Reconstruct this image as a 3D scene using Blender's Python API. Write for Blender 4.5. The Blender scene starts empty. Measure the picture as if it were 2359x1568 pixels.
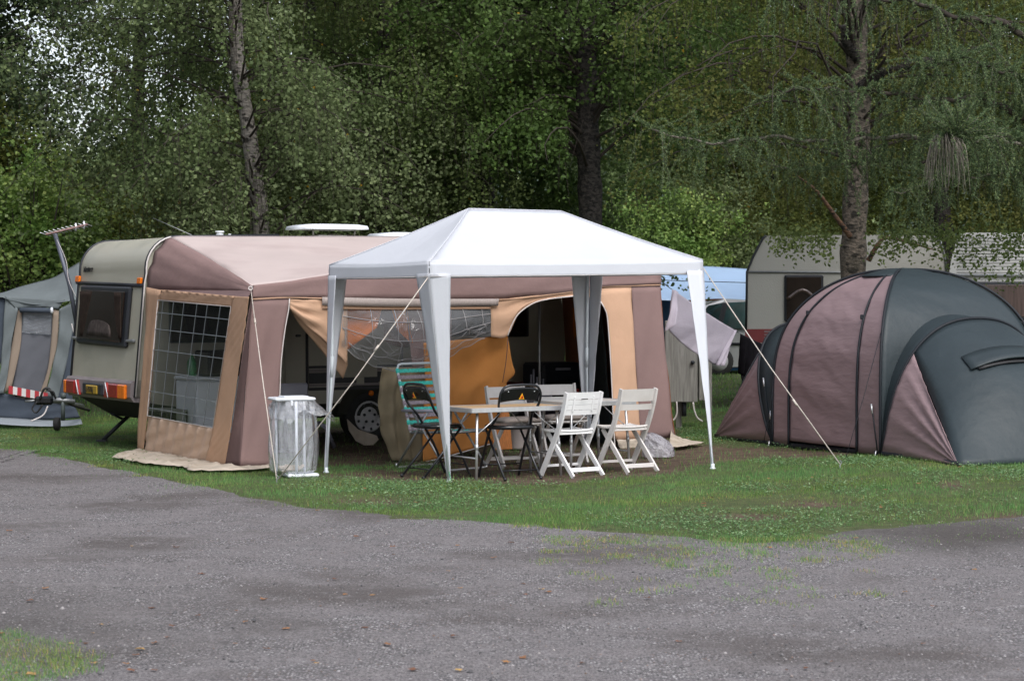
import bpy, math, random
import numpy as np
from mathutils import Vector, Matrix
R = math.radians
scene = bpy.context.scene
COL = scene.collection
# ------------------------------------------------------------------ camera
F = 5000.0; CX, CY = 1179.0, 784.0      # focal length and centre in units of a 2358 px wide picture
PITCH, ROLL, EYE = -0.0200, -0.0038, 1.69
cam_d = bpy.data.cameras.new('camera'); cam = bpy.data.objects.new('camera', cam_d); COL.objects.link(cam)
scene.camera = cam
cam_d.sensor_width = 36.0; cam_d.lens = F/2358*36; cam_d.clip_start = .1; cam_d.clip_end = 3000
FWD = Vector((0, math.cos(PITCH), math.sin(PITCH)))
R0 = Vector((1, 0, 0)); U0 = Vector((0, -math.sin(PITCH), math.cos(PITCH)))
CR = (R0*math.cos(ROLL) + U0*math.sin(ROLL)); CU = (-R0*math.sin(ROLL) + U0*math.cos(ROLL))
m = Matrix((CR, CU, -FWD)).transposed().to_4x4(); m.translation = (0, 0, EYE); cam.matrix_world = m
CAM = Vector((0, 0, EYE))
cam_d.dof.use_dof = True; cam_d.dof.focus_distance = 21.0; cam_d.dof.aperture_fstop = 7.0
# ------------------------------------------------------------------ world, sun, exposure
w = bpy.data.worlds.new('World'); scene.world = w; w.use_nodes = True
nt = w.node_tree; bg = nt.nodes['Background']
sky = nt.nodes.new('ShaderNodeTexSky'); sky.sky_type = 'NISHITA'; sky.sun_disc = False
SUN_EL, SUN_AZ = R(52), R(155)          # azimuth clockwise from +Y: behind the photographer, to the right
sky.sun_elevation = SUN_EL; sky.sun_rotation = SUN_AZ; sky.air_density = 1.0; sky.dust_density = 2.5; sky.ozone_density = 1.0
hs = nt.nodes.new('ShaderNodeHueSaturation'); hs.inputs['Saturation'].default_value = .42
nt.links.new(sky.outputs[0], hs.inputs['Color']); nt.links.new(hs.outputs[0], bg.inputs['Color']); bg.inputs['Strength'].default_value = .145
sd = bpy.data.lights.new('sun', 'SUN'); sun = bpy.data.objects.new('sun', sd); COL.objects.link(sun)
sd.energy = 1.1; sd.angle = R(30); sd.color = (1, .97, .94)
dv = Vector((math.sin(SUN_AZ)*math.cos(SUN_EL), math.cos(SUN_AZ)*math.cos(SUN_EL), math.sin(SUN_EL)))
sun.rotation_euler = (-dv).to_track_quat('-Z', 'Y').to_euler(); sun.location = dv*60
scene.view_settings.view_transform = 'Standard'; scene.view_settings.look = 'None'
scene.view_settings.exposure = 0.84; scene.view_settings.gamma = 1.0
scene.cycles.use_denoising = True if hasattr(scene, 'cycles') else True
scene.cycles.transparent_max_bounces = 24; scene.cycles.max_bounces = 8

# ------------------------------------------------------------------ pixel geometry
def sstep(a, b, x):
    t = min(1, max(0, (x-a)/(b-a))); return t*t*(3-2*t)
def hz(x, y):                            # ground height: nearly flat, a little higher to the right
    return (.07*sstep(.2, 2.2, x) + .05*sstep(2, 5, x)) * sstep(15, 20, y) + .012*math.sin(x*1.3+1)*math.sin(y*.9)*sstep(13, 16, y)
def ray(px, py):
    return (FWD + CR*((px-CX)/F) - CU*((py-CY)/F))
def D(px, py, Y):
    d = ray(px, py); return CAM + d*(Y/d.y)
def G(px, py, z=0.0, ground=True):
    h = z
    for _ in range(8):
        d = ray(px, py); p = CAM + d*((h-EYE)/d.z)
        h = z + (hz(p.x, p.y) if ground else 0)
    return p
def hit(px, py, P0, N):
    d = ray(px, py); return CAM + d*((P0-CAM).dot(N)/d.dot(N))
def PX(p):
    q = Vector(p)-CAM; return (CX+F*q.dot(CR)/q.dot(FWD), CY-F*q.dot(CU)/q.dot(FWD))

# ------------------------------------------------------------------ mesh helpers
class MB:
    def __init__(s): s.v = []; s.f = []; s.sm = []
    def add(s, vs, fs, smooth=False):
        o = len(s.v); s.v += [Vector(v) for v in vs]; s.f += [tuple(i+o for i in f) for f in fs]; s.sm += [smooth]*len(fs); return s
    def box(s, c, size, rot=None, taper=1.0, bev=0.0):
        x, y, z = [a/2 for a in size]; M_ = rot if rot is not None else Matrix.Identity(3)
        b = min(bev, x*.9, y*.9, z*.9)
        if b <= 0:
            P = [(sx*x*(taper if sz > 0 else 1), sy*y*(taper if sz > 0 else 1), sz*z) for sz in (-1, 1) for sy in (-1, 1) for sx in (-1, 1)]
            fs = [(0,2,3,1), (4,5,7,6), (0,1,5,4), (2,6,7,3), (0,4,6,2), (1,3,7,5)]
            return s.add([Vector(c)+M_@Vector(p) for p in P], fs)
        # chamfered box: three vertices per corner
        P = []; idx = {}
        for sx in (-1, 1):
            for sy in (-1, 1):
                for sz in (-1, 1):
                    for a in range(3):
                        p = [sx*(x-b), sy*(y-b), sz*(z-b)]; p[a] = (sx*x, sy*y, sz*z)[a]
                        idx[(sx, sy, sz, a)] = len(P); P.append(p)
        fs = []
        for a in range(3):
            b1, b2 = (a+1) % 3, (a+2) % 3
            for sg in (-1, 1):
                q = []
                for t1, t2 in ((-1,-1), (1,-1), (1,1), (-1,1)):
                    k = [0,0,0]; k[a] = sg; k[b1] = t1; k[b2] = t2; q.append(idx[(k[0],k[1],k[2],a)])
                fs.append(tuple(q if sg > 0 else q[::-1]))
            for t1 in (-1, 1):
                for t2 in (-1, 1):
                    k = [0,0,0]; k[b1] = t1; k[b2] = t2
                    k[a] = -1; p0 = tuple(k); k[a] = 1; p1 = tuple(k)
                    fs.append((idx[p0+(b1,)], idx[p1+(b1,)], idx[p1+(b2,)], idx[p0+(b2,)]))
        for sx in (-1, 1):
            for sy in (-1, 1):
                for sz in (-1, 1): fs.append(tuple(idx[(sx,sy,sz,a)] for a in range(3)))
        return s.add([Vector(c)+M_@Vector(p) for p in P], fs)
    def tube(s, pts, r, n=8, cap=True, flat=None):
        pts = [Vector(p) for p in pts]; k = len(pts); rr = r if isinstance(r, (list, tuple)) else [r]*k
        vs = []; up = None
        for i, p in enumerate(pts):
            t = (pts[min(i+1, k-1)] - pts[max(i-1, 0)])
            t = t.normalized() if t.length > 1e-9 else Vector((0,0,1))
            if up is None: up = Vector((0,0,1)) if abs(t.z) < .9 else Vector((1,0,0))
            a = t.cross(up)
            if a.length < 1e-5: a = t.orthogonal()
            a.normalize(); b = a.cross(t).normalized(); up = b
            for j in range(n):
                th = 2*math.pi*j/n; vs.append(p + (a*math.cos(th)*(flat or 1) + b*math.sin(th))*rr[i])
        fs = [(i*n+j, i*n+(j+1) % n, (i+1)*n+(j+1) % n, (i+1)*n+j) for i in range(k-1) for j in range(n)]
        if cap: fs += [tuple(range(n))[::-1], tuple((k-1)*n+j for j in range(n))]
        return s.add(vs, fs, True)
    def lathe(s, c, prof, n=24, axis='z', M_=None):
        vs = []; k = len(prof)
        for r, h in prof:
            for j in range(n):
                th = 2*math.pi*j/n; p = Vector((r*math.cos(th), r*math.sin(th), h))
                if axis == 'y': p = Vector((p.x, p.z, p.y))
                if axis == 'x': p = Vector((p.z, p.x, p.y))
                if M_ is not None: p = M_@p
                vs.append(Vector(c)+p)
        fs = [(i*n+j, i*n+(j+1) % n, (i+1)*n+(j+1) % n, (i+1)*n+j) for i in range(k-1) for j in range(n)]
        fs += [tuple(range(n))[::-1], tuple((k-1)*n+j for j in range(n))]
        return s.add(vs, fs, True)
    def grid(s, rows, close=False):
        nr, nc = len(rows), len(rows[0]); vs = [p for r in rows for p in r]
        fs = [(i*nc+j, i*nc+(j+1) % nc, (i+1)*nc+(j+1) % nc, (i+1)*nc+j) for i in range(nr-1) for j in range(nc if close else nc-1)]
        return s.add(vs, fs, True)
    def prism(s, poly, off):              # planar polygon extruded by a vector
        n = len(poly); off = Vector(off); vs = [Vector(p) for p in poly] + [Vector(p)+off for p in poly]
        return s.add(vs, [tuple(range(n))[::-1], tuple(range(n, 2*n))] + [(i, (i+1) % n, n+(i+1) % n, n+i) for i in range(n)])
    def build(s, name, mat, parent=None, solid=0, sub=0, local=False):
        me = bpy.data.meshes.new(name)
        o3 = Vector((0,0,0))
        if parent is not None and not local:
            q = parent
            while q is not None: o3 += q.location; q = q.parent
        me.from_pydata([v-o3 for v in s.v], [], s.f); me.update()
        me.polygons.foreach_set('use_smooth', s.sm)
        o = bpy.data.objects.new(name, me); COL.objects.link(o); me.materials.append(mat)
        if parent is not None: o.parent = parent
        if solid:
            md = o.modifiers.new('s', 'SOLIDIFY'); md.thickness = solid; md.offset = 0
        if sub:
            md = o.modifiers.new('b', 'SUBSURF'); md.levels = sub; md.render_levels = sub
        return o
def tag(o, label=None, cat=None, group=None, kind=None):
    if label: o['label'] = label
    if cat: o['category'] = cat
    if group: o['group'] = group
    if kind: o['kind'] = kind
    return o
def thing(name, loc, label, cat, group=None):
    o = bpy.data.objects.new(name, None); COL.objects.link(o); o.location = loc; o.empty_display_size = .1
    return tag(o, label, cat, group)
def copy_tree(o, parent=None):
    c = o.copy(); COL.objects.link(c); c.parent = parent
    for ch in [k for k in bpy.data.objects if k.parent is o]: copy_tree(ch, c)
    return c
def crv(pts, n=16):                       # smooth resampling by Catmull-Rom, uniform in arc length
    P = [Vector(p) for p in pts]
    if len(P) == 2: return [P[0].lerp(P[1], i/(n-1)) for i in range(n)]
    Q = [P[0]*2-P[1]] + P + [P[-1]*2-P[-2]]; out = []
    for i in range(1, len(Q)-2):
        for k in range(12):
            t = k/12; a, b, c, d = Q[i-1:i+3]
            out.append(.5*((2*b) + (c-a)*t + (2*a-5*b+4*c-d)*t*t + (3*b-a-3*c+d)*t**3))
    out.append(P[-1]); L = [0]
    for i in range(1, len(out)): L.append(L[-1]+(out[i]-out[i-1]).length)
    res = []; j = 0
    for i in range(n):
        t = L[-1]*i/(n-1)
        while j < len(L)-2 and L[j+1] < t: j += 1
        e = L[j+1]-L[j]; res.append(out[j].lerp(out[j+1], min(1, (t-L[j])/e if e > 1e-9 else 0)))
    return res
def loft(A, B, n=20, m_=12, disp=None, N=None):   # cloth between two curves; disp(s,t) pushes it along N
    a, b = crv(A, n), crv(B, n); rows = []
    for i in range(n):
        r = []
        for j in range(m_):
            p = a[i].lerp(b[i], j/(m_-1))
            if disp: p = p + N*disp(i/(n-1), j/(m_-1))
            r.append(p)
        rows.append(r)
    return rows
rng = random.Random(7)
def wob(seed, k=5):
    q = random.Random(seed); T = [(q.uniform(2, 14), q.uniform(2, 14), q.uniform(0, 6.3), q.uniform(.4, 1)) for _ in range(k)]
    return lambda s, t: sum(a*math.sin(fx*s+fy*t+ph) for fx, fy, ph, a in T)/k

# ------------------------------------------------------------------ materials
def newmat(name):
    mt = bpy.data.materials.new(name); mt.use_nodes = True; n = mt.node_tree; b = n.nodes['Principled BSDF']; return mt, n, b
def mat(name, col, rough=.6, metal=0, spec=.5, var=.0, vscale=3.0, bump=0, bscale=40, transl=0, dirt=None, dscale=2.0, damt=.4, stretch=None, fine=0, fscale=300, alpha=1, coat=0):
    mt, n, b = newmat(name); L = n.links.new
    b.inputs['Roughness'].default_value = rough; b.inputs['Metallic'].default_value = metal
    b.inputs['Specular IOR Level'].default_value = spec; b.inputs['Coat Weight'].default_value = coat
    c = (*col, 1); tc = n.nodes.new('ShaderNodeTexCoord'); src = tc.outputs['Object']
    if stretch:
        mp = n.nodes.new('ShaderNodeMapping'); mp.inputs['Scale'].default_value = stretch; L(src, mp.inputs[0]); src = mp.outputs[0]
    rgb = n.nodes.new('ShaderNodeRGB'); rgb.outputs[0].default_value = c; out = rgb.outputs[0]
    def noise(scale, detail=4):
        t = n.nodes.new('ShaderNodeTexNoise'); t.inputs['Scale'].default_value = scale; t.inputs['Detail'].default_value = detail; L(src, t.inputs['Vector']); return t
    if var:
        t = noise(vscale, 5); mr = n.nodes.new('ShaderNodeMapRange'); mr.inputs[1].default_value = .3; mr.inputs[2].default_value = .7
        mr.inputs[3].default_value = 1-var; mr.inputs[4].default_value = 1+var*.6; L(t.outputs[0], mr.inputs[0])
        h = n.nodes.new('ShaderNodeHueSaturation'); L(mr.outputs[0], h.inputs['Value']); L(out, h.inputs['Color']); out = h.outputs[0]
    if dirt:
        t = noise(dscale, 8); mr = n.nodes.new('ShaderNodeMapRange'); mr.inputs[1].default_value = .5; mr.inputs[2].default_value = .75; mr.inputs[4].default_value = damt
        L(t.outputs[0], mr.inputs[0]); mx = n.nodes.new('ShaderNodeMixRGB'); mx.inputs[2].default_value = (*dirt, 1)
        L(mr.outputs[0], mx.inputs[0]); L(out, mx.inputs[1]); out = mx.outputs[0]
    if fine:
        t = noise(fscale, 2); mr = n.nodes.new('ShaderNodeMapRange'); mr.inputs[1].default_value = .3; mr.inputs[2].default_value = .7
        mr.inputs[3].default_value = 1-fine; mr.inputs[4].default_value = 1+fine; L(t.outputs[0], mr.inputs[0])
        h = n.nodes.new('ShaderNodeHueSaturation'); L(mr.outputs[0], h.inputs['Value']); L(out, h.inputs['Color']); out = h.outputs[0]
    L(out, b.inputs['Base Color'])
    if bump:
        t = noise(bscale, 4); bp = n.nodes.new('ShaderNodeBump'); bp.inputs['Strength'].default_value = bump; bp.inputs['Distance'].default_value = .02
        L(t.outputs[0], bp.inputs['Height']); L(bp.outputs[0], b.inputs['Normal'])
    if transl:
        tr = n.nodes.new('ShaderNodeBsdfTranslucent'); L(out, tr.inputs['Color']); mx = n.nodes.new('ShaderNodeMixShader'); mx.inputs[0].default_value = transl
        L(b.outputs[0], mx.inputs[1]); L(tr.outputs[0], mx.inputs[2]); L(mx.outputs[0], n.nodes['Material Output'].inputs[0])
    return mt
def clear_plastic(name, tint=(.9,.92,.95), body=.25, rough=.12, bump=.3, bscale=8, milk=None, stretch=None):
    mt, n, b = newmat(name); L = n.links.new          # clear film: mostly see-through, some milky body, shiny
    b.inputs['Base Color'].default_value = (*(milk or tint), 1); b.inputs['Roughness'].default_value = rough; b.inputs['Specular IOR Level'].default_value = .8
    tp = n.nodes.new('ShaderNodeBsdfTransparent'); tp.inputs[0].default_value = (*tint, 1)
    mx = n.nodes.new('ShaderNodeMixShader'); mx.inputs[0].default_value = body
    L(tp.outputs[0], mx.inputs[1]); L(b.outputs[0], mx.inputs[2])
    gl = n.nodes.new('ShaderNodeBsdfGlossy'); gl.inputs['Roughness'].default_value = rough
    fr = n.nodes.new('ShaderNodeFresnel'); fr.inputs[0].default_value = 1.45; m2 = n.nodes.new('ShaderNodeMixShader')
    fm = n.nodes.new('ShaderNodeMath'); fm.operation = 'MULTIPLY'; fm.inputs[1].default_value = .55; L(fr.outputs[0], fm.inputs[0]); L(fm.outputs[0], m2.inputs[0]); L(mx.outputs[0], m2.inputs[1]); L(gl.outputs[0], m2.inputs[2]); L(m2.outputs[0], n.nodes['Material Output'].inputs[0])
    tc = n.nodes.new('ShaderNodeTexCoord'); t = n.nodes.new('ShaderNodeTexNoise'); t.inputs['Scale'].default_value = bscale; t.inputs['Detail'].default_value = 3
    bp = n.nodes.new('ShaderNodeBump'); bp.inputs['Strength'].default_value = bump; bp.inputs['Distance'].default_value = .05
    mp = n.nodes.new('ShaderNodeMapping'); mp.inputs['Scale'].default_value = stretch or (1,1,1); L(tc.outputs['Object'], mp.inputs[0]); L(mp.outputs[0], t.inputs['Vector']); L(t.outputs[0], bp.inputs['Height'])
    for x in (b, gl, fr): L(bp.outputs[0], x.inputs['Normal'])
    return mt
M = {}
M['mauve'] = mat('mauve canvas', (.275,.185,.175), .9, dirt=(.20,.13,.125), dscale=1.1, damt=.5, spec=.2, var=.12, vscale=1.5, bump=.25, bscale=12, transl=.12, fine=.06, fscale=220)
M['mauve_dark'] = mat('brown canvas', (.145,.095,.093), .9, spec=.2, var=.12, vscale=1.5, bump=.3, bscale=9, transl=.05)
M['roof_fabric'] = mat('sunlit mauve roof canvas', (.49,.41,.39), .85, spec=.25, var=.08, vscale=1.2, bump=.2, bscale=6, transl=.06, dirt=(.29,.21,.205), dscale=1.3, damt=.35)  # paler than the wall canvas: light from above is put into the colour
M['peach'] = mat('peach canvas', (.60,.385,.26), .9, spec=.2, var=.12, vscale=2, bump=.3, bscale=10, transl=.12, dirt=(.40,.24,.15), dscale=1.2, damt=.35)
M['peach_pale'] = mat('pale peach skirt cloth', (.58,.42,.32), .9, spec=.2, var=.15, vscale=3, bump=.3, bscale=14, dirt=(.38,.28,.2), dscale=3, damt=.5)
M['orange'] = mat('orange lining cloth', (.56,.235,.065), .9, spec=.2, var=.12, vscale=2, bump=.3, bscale=8, transl=.15)
M['orange_hot'] = mat('bright orange cloth', (.75,.20,.02), .85, spec=.2, var=.15, vscale=3, transl=.25)
M['olive'] = mat('olive grey cloth', (.23,.19,.125), .9, spec=.2, var=.15, vscale=3, bump=.3, bscale=10, transl=.08)
M['mud'] = mat('dirty beige mud flap', (.46,.40,.33), .9, spec=.2, var=.2, vscale=5, bump=.6, bscale=14, dirt=(.25,.19,.13), dscale=4, damt=.5)
M['hem'] = mat('grey fringed hem', (.36,.31,.29), .95, spec=.1, var=.3, vscale=60, stretch=(8,8,.5))
M['piping'] = mat('pale piping', (.62,.58,.56), .7)
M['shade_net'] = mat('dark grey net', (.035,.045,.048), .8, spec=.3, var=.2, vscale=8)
M['white_fabric'] = mat('white woven polyethylene', (.64,.66,.71), .55, spec=.4, var=.03, vscale=2, bump=.3, bscale=4, transl=.2, fine=.02, fscale=120)
M['white_steel'] = mat('white coated steel', (.62,.68,.72), .4, spec=.5, var=.08, vscale=6)
M['rope'] = mat('pale guy rope', (.52,.47,.42), .9, var=.2, vscale=60)
M['rope_dark'] = mat('dark guy rope', (.04,.045,.05), .9)
M['cream'] = mat('cream caravan panel', (.40,.385,.315), .42, spec=.45, var=.05, vscale=1.6, bump=.1, bscale=180, dirt=(.22,.23,.19), dscale=2.2, damt=.45, coat=.1)
M['cream_in'] = M['cream']
M['black_trim'] = mat('black rubber trim', (.016,.018,.024), .5, var=.2, vscale=9)
M['bumper'] = mat('grey mauve bumper plastic', (.215,.185,.19), .55, var=.1, vscale=5)
M['dark_glass'] = mat('smoked acrylic window', (.020,.014,.011), .22, spec=.10, var=.3, vscale=6)
M['red_lens'] = mat('red lens', (.30,.015,.015), .2, spec=.7, var=.25, vscale=40)
M['amber'] = mat('amber lens', (.85,.20,.01), .2, spec=.7, var=.2, vscale=40)
M['plate'] = mat('yellow number plate', (.42,.27,.03), .5, var=.1, vscale=30)
M['ink'] = mat('black print', (.012,.012,.014), .6)
M['underbody'] = mat('dirty underbody', (.022,.022,.016), .9, var=.4, vscale=4)
M['tyre'] = mat('tyre rubber', (.016,.016,.016), .8, var=.3, vscale=20)
M['hubcap'] = mat('grey hub cap', (.42,.42,.43), .4, spec=.5, dirt=(.1,.1,.1), dscale=9, damt=.5)
M['galv'] = mat('galvanised steel', (.30,.31,.32), .45, metal=.6, var=.2, vscale=12)
M['alu'] = mat('dull aluminium', (.62,.63,.65), .38, metal=.75, var=.1, vscale=20)
M['white_plastic'] = mat('white plastic', (.84,.84,.85), .38, spec=.45, var=.05, vscale=6, dirt=(.5,.46,.42), dscale=4, damt=.22)
M['old_plastic'] = mat('off white plastic', (.66,.63,.61), .45, spec=.4, var=.08, vscale=6, dirt=(.4,.35,.3), dscale=5, damt=.3)
M['white_clean'] = mat('white enamel', (.72,.75,.80), .35, spec=.5, var=.03)
M['black_plastic'] = mat('black plastic', (.010,.011,.013), .25, spec=.5, var=.3, vscale=20)
M['black_tube'] = mat('black painted steel tube', (.008,.009,.012), .28, spec=.6)
M['black_cloth'] = mat('black cloth', (.007,.006,.008), .95, spec=.1, var=.3, vscale=10, bump=.4, bscale=14)
M['teal'] = mat('turquoise webbing', (.06,.62,.52), .5, var=.25, vscale=60)
M['web_grey'] = mat('lilac grey webbing', (.34,.28,.32), .6, var=.25, vscale=60)
M['wood_top'] = mat('wood effect laminate', (.55,.38,.22), .45, spec=.4, var=.12, vscale=8, stretch=(1,8,1))
M['grey_top'] = mat('pale laminate', (.56,.54,.52), .4, spec=.45, var=.06)
M['wood_orange'] = mat('orange varnished boards', (.60,.19,.02), .45, var=.25, vscale=10, stretch=(12,12,.6))
M['cushion'] = mat('grey beige cushion', (.36,.31,.28), .95, spec=.1, var=.25, vscale=8, bump=.5, bscale=12)
M['sticker_red'] = mat('red orange sticker', (.75,.06,.01), .4)
M['sticker_yellow'] = mat('yellow sticker', (.85,.45,.03), .4)
M['film'] = clear_plastic('clear window film', body=.11, rough=.1, bump=.8, bscale=6)
M['pane_film'] = clear_plastic('clear side window film', tint=(.86,.88,.9), body=.04, rough=.05, bump=.05, bscale=3, milk=(.30,.33,.36))
M['bag_film'] = clear_plastic('clear bag film', tint=(.95,.96,.99), body=.20, rough=.22, bump=1.0, bscale=16, milk=(.9,.92,.97), stretch=(1,1,.22))
M['bag_white'] = clear_plastic('milky bag film', tint=(.9,.9,.93), body=.42, rough=.2, bump=1.0, bscale=18, milk=(.72,.70,.76))
M['grid_white'] = mat('white window tape', (.20,.225,.24), .5)
M['grid_film'] = mat('pale window tape', (.36,.35,.36), .5)
M['tent_brown'] = mat('brown mauve ripstop', (.285,.20,.21), .46, spec=.4, var=.08, vscale=2, bump=.45, bscale=4, stretch=(1,1,4), transl=.08)
M['tent_grey'] = mat('dark slate ripstop', (.026,.038,.044), .52, spec=.4, var=.12, vscale=2, bump=.7, bscale=4, transl=.05)
M['tent_black'] = mat('black tent tape', (.012,.015,.02), .6, spec=.3)
M['towel'] = mat('pale lilac towel', (.40,.365,.42), 1, spec=.1, var=.05, vscale=8, bump=.5, bscale=90, transl=.15)
M['old_wood'] = mat('weathered grey wood', (.25,.245,.225), .9, spec=.2, var=.3, vscale=5, stretch=(14,14,.7), bump=.4, bscale=30, dirt=(.12,.11,.09), dscale=3, damt=.5)
M['blue_tarp'] = mat('pale blue tarpaulin', (.40,.55,.76), .5, spec=.4, var=.08, vscale=1.2, bump=.4, bscale=2, transl=.15)
M['blue_wall'] = mat('blue canvas', (.05,.12,.26), .85, var=.15)
M['blue_bright'] = mat('bright blue sheet', (.06,.22,.55), .6, var=.1)
M['silver'] = mat('silver car paint', (.40,.41,.42), .3, metal=.4, spec=.6, coat=.4)
M['car_glass'] = mat('tinted car glass', (.03,.06,.06), .05, spec=1.0, var=.5, vscale=2.5)
M['car_red'] = mat('red lamp', (.45,.03,.02), .3)
M['maroon'] = mat('dark red stripe', (.16,.018,.02), .4, var=.1)
M['van_grey'] = mat('grey beige van panel', (.35,.345,.315), .5, spec=.4, var=.05, vscale=1.5, bump=.2, bscale=60)
M['van_white'] = mat('white ribbed panel', (.50,.50,.49), .45, spec=.5, var=.05, vscale=1)
M['curtain_brown'] = mat('brown curtain behind glass', (.07,.045,.04), .2, spec=.8, var=.5, vscale=4, stretch=(9,9,.4))
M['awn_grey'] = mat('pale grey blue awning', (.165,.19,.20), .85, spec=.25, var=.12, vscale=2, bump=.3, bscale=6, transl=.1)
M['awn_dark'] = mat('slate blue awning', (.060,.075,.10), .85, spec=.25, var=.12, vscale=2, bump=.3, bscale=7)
M['awn_beige'] = mat('beige awning band', (.27,.215,.17), .9, var=.1)
M['awn_mid'] = mat('grey mauve blind', (.11,.115,.135), .6, spec=.4, var=.12, vscale=3, bump=.3, bscale=4)
M['awn_skirt'] = mat('pale skirt cloth', (.24,.27,.30), .8, var=.1, vscale=4, bump=.3, bscale=9)
M['stripe_red'] = mat('red band', (.40,.03,.04), .5, var=.1)
M['stripe_white'] = mat('white band', (.6,.58,.58), .5, var=.1)
M['green_plastic'] = mat('green plastic', (.02,.22,.08), .3, var=.2)
M['yellow_plastic'] = mat('yellow plastic', (.55,.32,.02), .4, var=.2)
M['lilac_plastic'] = mat('pale grey plastic', (.30,.30,.36), .5, var=.1)
M['beige_plastic'] = mat('beige plastic', (.46,.41,.39), .5, var=.1)
M['cable'] = mat('black cable', (.02,.02,.022), .5)
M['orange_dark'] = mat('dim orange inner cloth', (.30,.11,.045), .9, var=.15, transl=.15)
# ================================================================== THE SETTING
NR = np.random.default_rng(11)
def np_mesh(name, V, Fc, mt, attrs=None, parent=None, smooth=False, vattrs=None):
    V = np.asarray(V, dtype=np.float32); Fc = np.asarray(Fc, dtype=np.int32); k = Fc.shape[1]
    me = bpy.data.meshes.new(name); me.vertices.add(len(V)); me.vertices.foreach_set('co', V.ravel())
    me.loops.add(Fc.size); me.loops.foreach_set('vertex_index', Fc.ravel()); me.polygons.add(len(Fc))
    me.polygons.foreach_set('loop_start', np.arange(0, Fc.size, k, dtype=np.int32)); me.polygons.foreach_set('loop_total', np.full(len(Fc), k, dtype=np.int32))
    if smooth: me.polygons.foreach_set('use_smooth', np.ones(len(Fc), dtype=bool))
    me.update(calc_edges=True)
    for n_, a in (attrs or {}).items():
        at = me.attributes.new(n_, 'FLOAT', 'FACE'); at.data.foreach_set('value', np.asarray(a, dtype=np.float32))
    for n_, a in (vattrs or {}).items():
        at = me.attributes.new(n_, 'FLOAT', 'POINT'); at.data.foreach_set('value', np.asarray(a, dtype=np.float32))
    me.materials.append(mt); o = bpy.data.objects.new(name, me); COL.objects.link(o)
    if parent is not None: o.parent = parent
    return o
def hz_np(x, y):
    ss = lambda a, b, t: (lambda q: q*q*(3-2*q))(np.clip((t-a)/(b-a), 0, 1))
    return (.07*ss(.2, 2.2, x)+.05*ss(2, 5, x))*ss(15, 20, y) + .012*np.sin(x*1.3+1)*np.sin(y*.9)*ss(13, 16, y)
def poly_sd(P, x, y):                    # signed distance to a polygon, negative inside
    P = np.array([(p[0], p[1]) for p in P]); d = np.full(x.shape, 1e9); ins = np.zeros(x.shape, bool)
    for i in range(len(P)):
        a, b = P[i], P[(i+1) % len(P)]; e = b-a; wx, wy = x-a[0], y-a[1]
        t = np.clip((wx*e[0]+wy*e[1])/(e@e+1e-12), 0, 1); d = np.minimum(d, (wx-t*e[0])**2+(wy-t*e[1])**2)
        c = ((a[1] > y) != (b[1] > y)) & (x < (b[0]-a[0])*(y-a[1])/(b[1]-a[1]+1e-12)+a[0]); ins ^= c
    d = np.sqrt(d); return np.where(ins, -d, d)
def vnoise(x, y, seed=0, octv=4):        # cheap sum-of-sines noise about 0, range about +-1
    q = np.random.default_rng(seed); s = 0; amp = 1; tot = 0
    for o in range(octv):
        for _ in range(3):
            a = q.uniform(0, 6.28); f = (2**o)*q.uniform(.8, 1.4); s = s+amp*np.sin(f*(x*np.cos(a)+y*np.sin(a))+q.uniform(0, 6.28)); tot += amp*.55
        amp *= .65
    return s/tot*1.2
soil_px = [(735,1060),(742,1092),(880,1108),(1050,1114),(1200,1117),(1350,1108),(1500,1094),(1660,1068),(1800,1052),(1940,1048),(2030,1046),(1990,1042),(1780,1030),(1650,1025),(1565,1012),(1560,985),(1400,965),(900,965),(600,1000)]
SOIL = [G(*p) for p in soil_px]
road_px = [(0,1032),(60,1040),(140,1052),(250,1076),(330,1090),(400,1106),(480,1120),(560,1141),(640,1152),(700,1165),(780,1172),(850,1181),(930,1187),(1000,1192),(1100,1199),(1200,1206),(1300,1215),(1400,1222),(1500,1229),(1600,1238),(1700,1246),(1790,1245),(1880,1234),(1950,1220),(2050,1207),(2150,1202),(2250,1192),(2358,1185)]
ROADE = [Vector((-60, 34, 0)), Vector((-25, 29.5, 0)), Vector((-12, 26.3, 0))] + [G(*p) for p in road_px] + [Vector((7, 17.1, 0)), Vector((14, 18.2, 0)), Vector((60, 26, 0))]
ROADP = ROADE + [Vector((60, -20, 0)), Vector((-60, -20, 0))]
VERGE = [G(*p) for p in [(-260,1420),(-50,1450),(60,1463),(160,1488),(238,1512),(215,1545),(120,1572),(20,1600),(-200,1640)]]
spots = [(G(860,1156), .42, .10), (G(2190,1116), .16, .12), (G(1880,1160), .42, .09), (G(1740,1188), .35, .07), (G(2330,1190), .5, .12)]
mudline = [G(1650,1196), G(1760,1186), G(1850,1172), G(1900,1160), G(1960,1150)]
def soil_mask(x, y):
    d = poly_sd(SOIL, x, y) + .22*vnoise(x*3, y*3, 3); m_ = np.clip(.5-d/.35, 0, 1)
    for p, a, b in spots: m_ = np.maximum(m_, np.clip(1.25-np.sqrt(((x-p.x)/a)**2+((y-p.y)/(b*3))**2)+.35*vnoise(x*5, y*5, 9), 0, 1))
    # green islands inside the bare soil
    for q, r in ((G(955,1076), .33), (G(800,1078), .3), (G(1030,1118), .35), (G(760,1085), .3)):
        m_ = m_*np.clip(np.hypot(x-q.x, (y-q.y)*.8)/r-.35, 0, 1)
    return m_
def road_sd(x, y): return poly_sd(ROADP, x, y)

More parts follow.
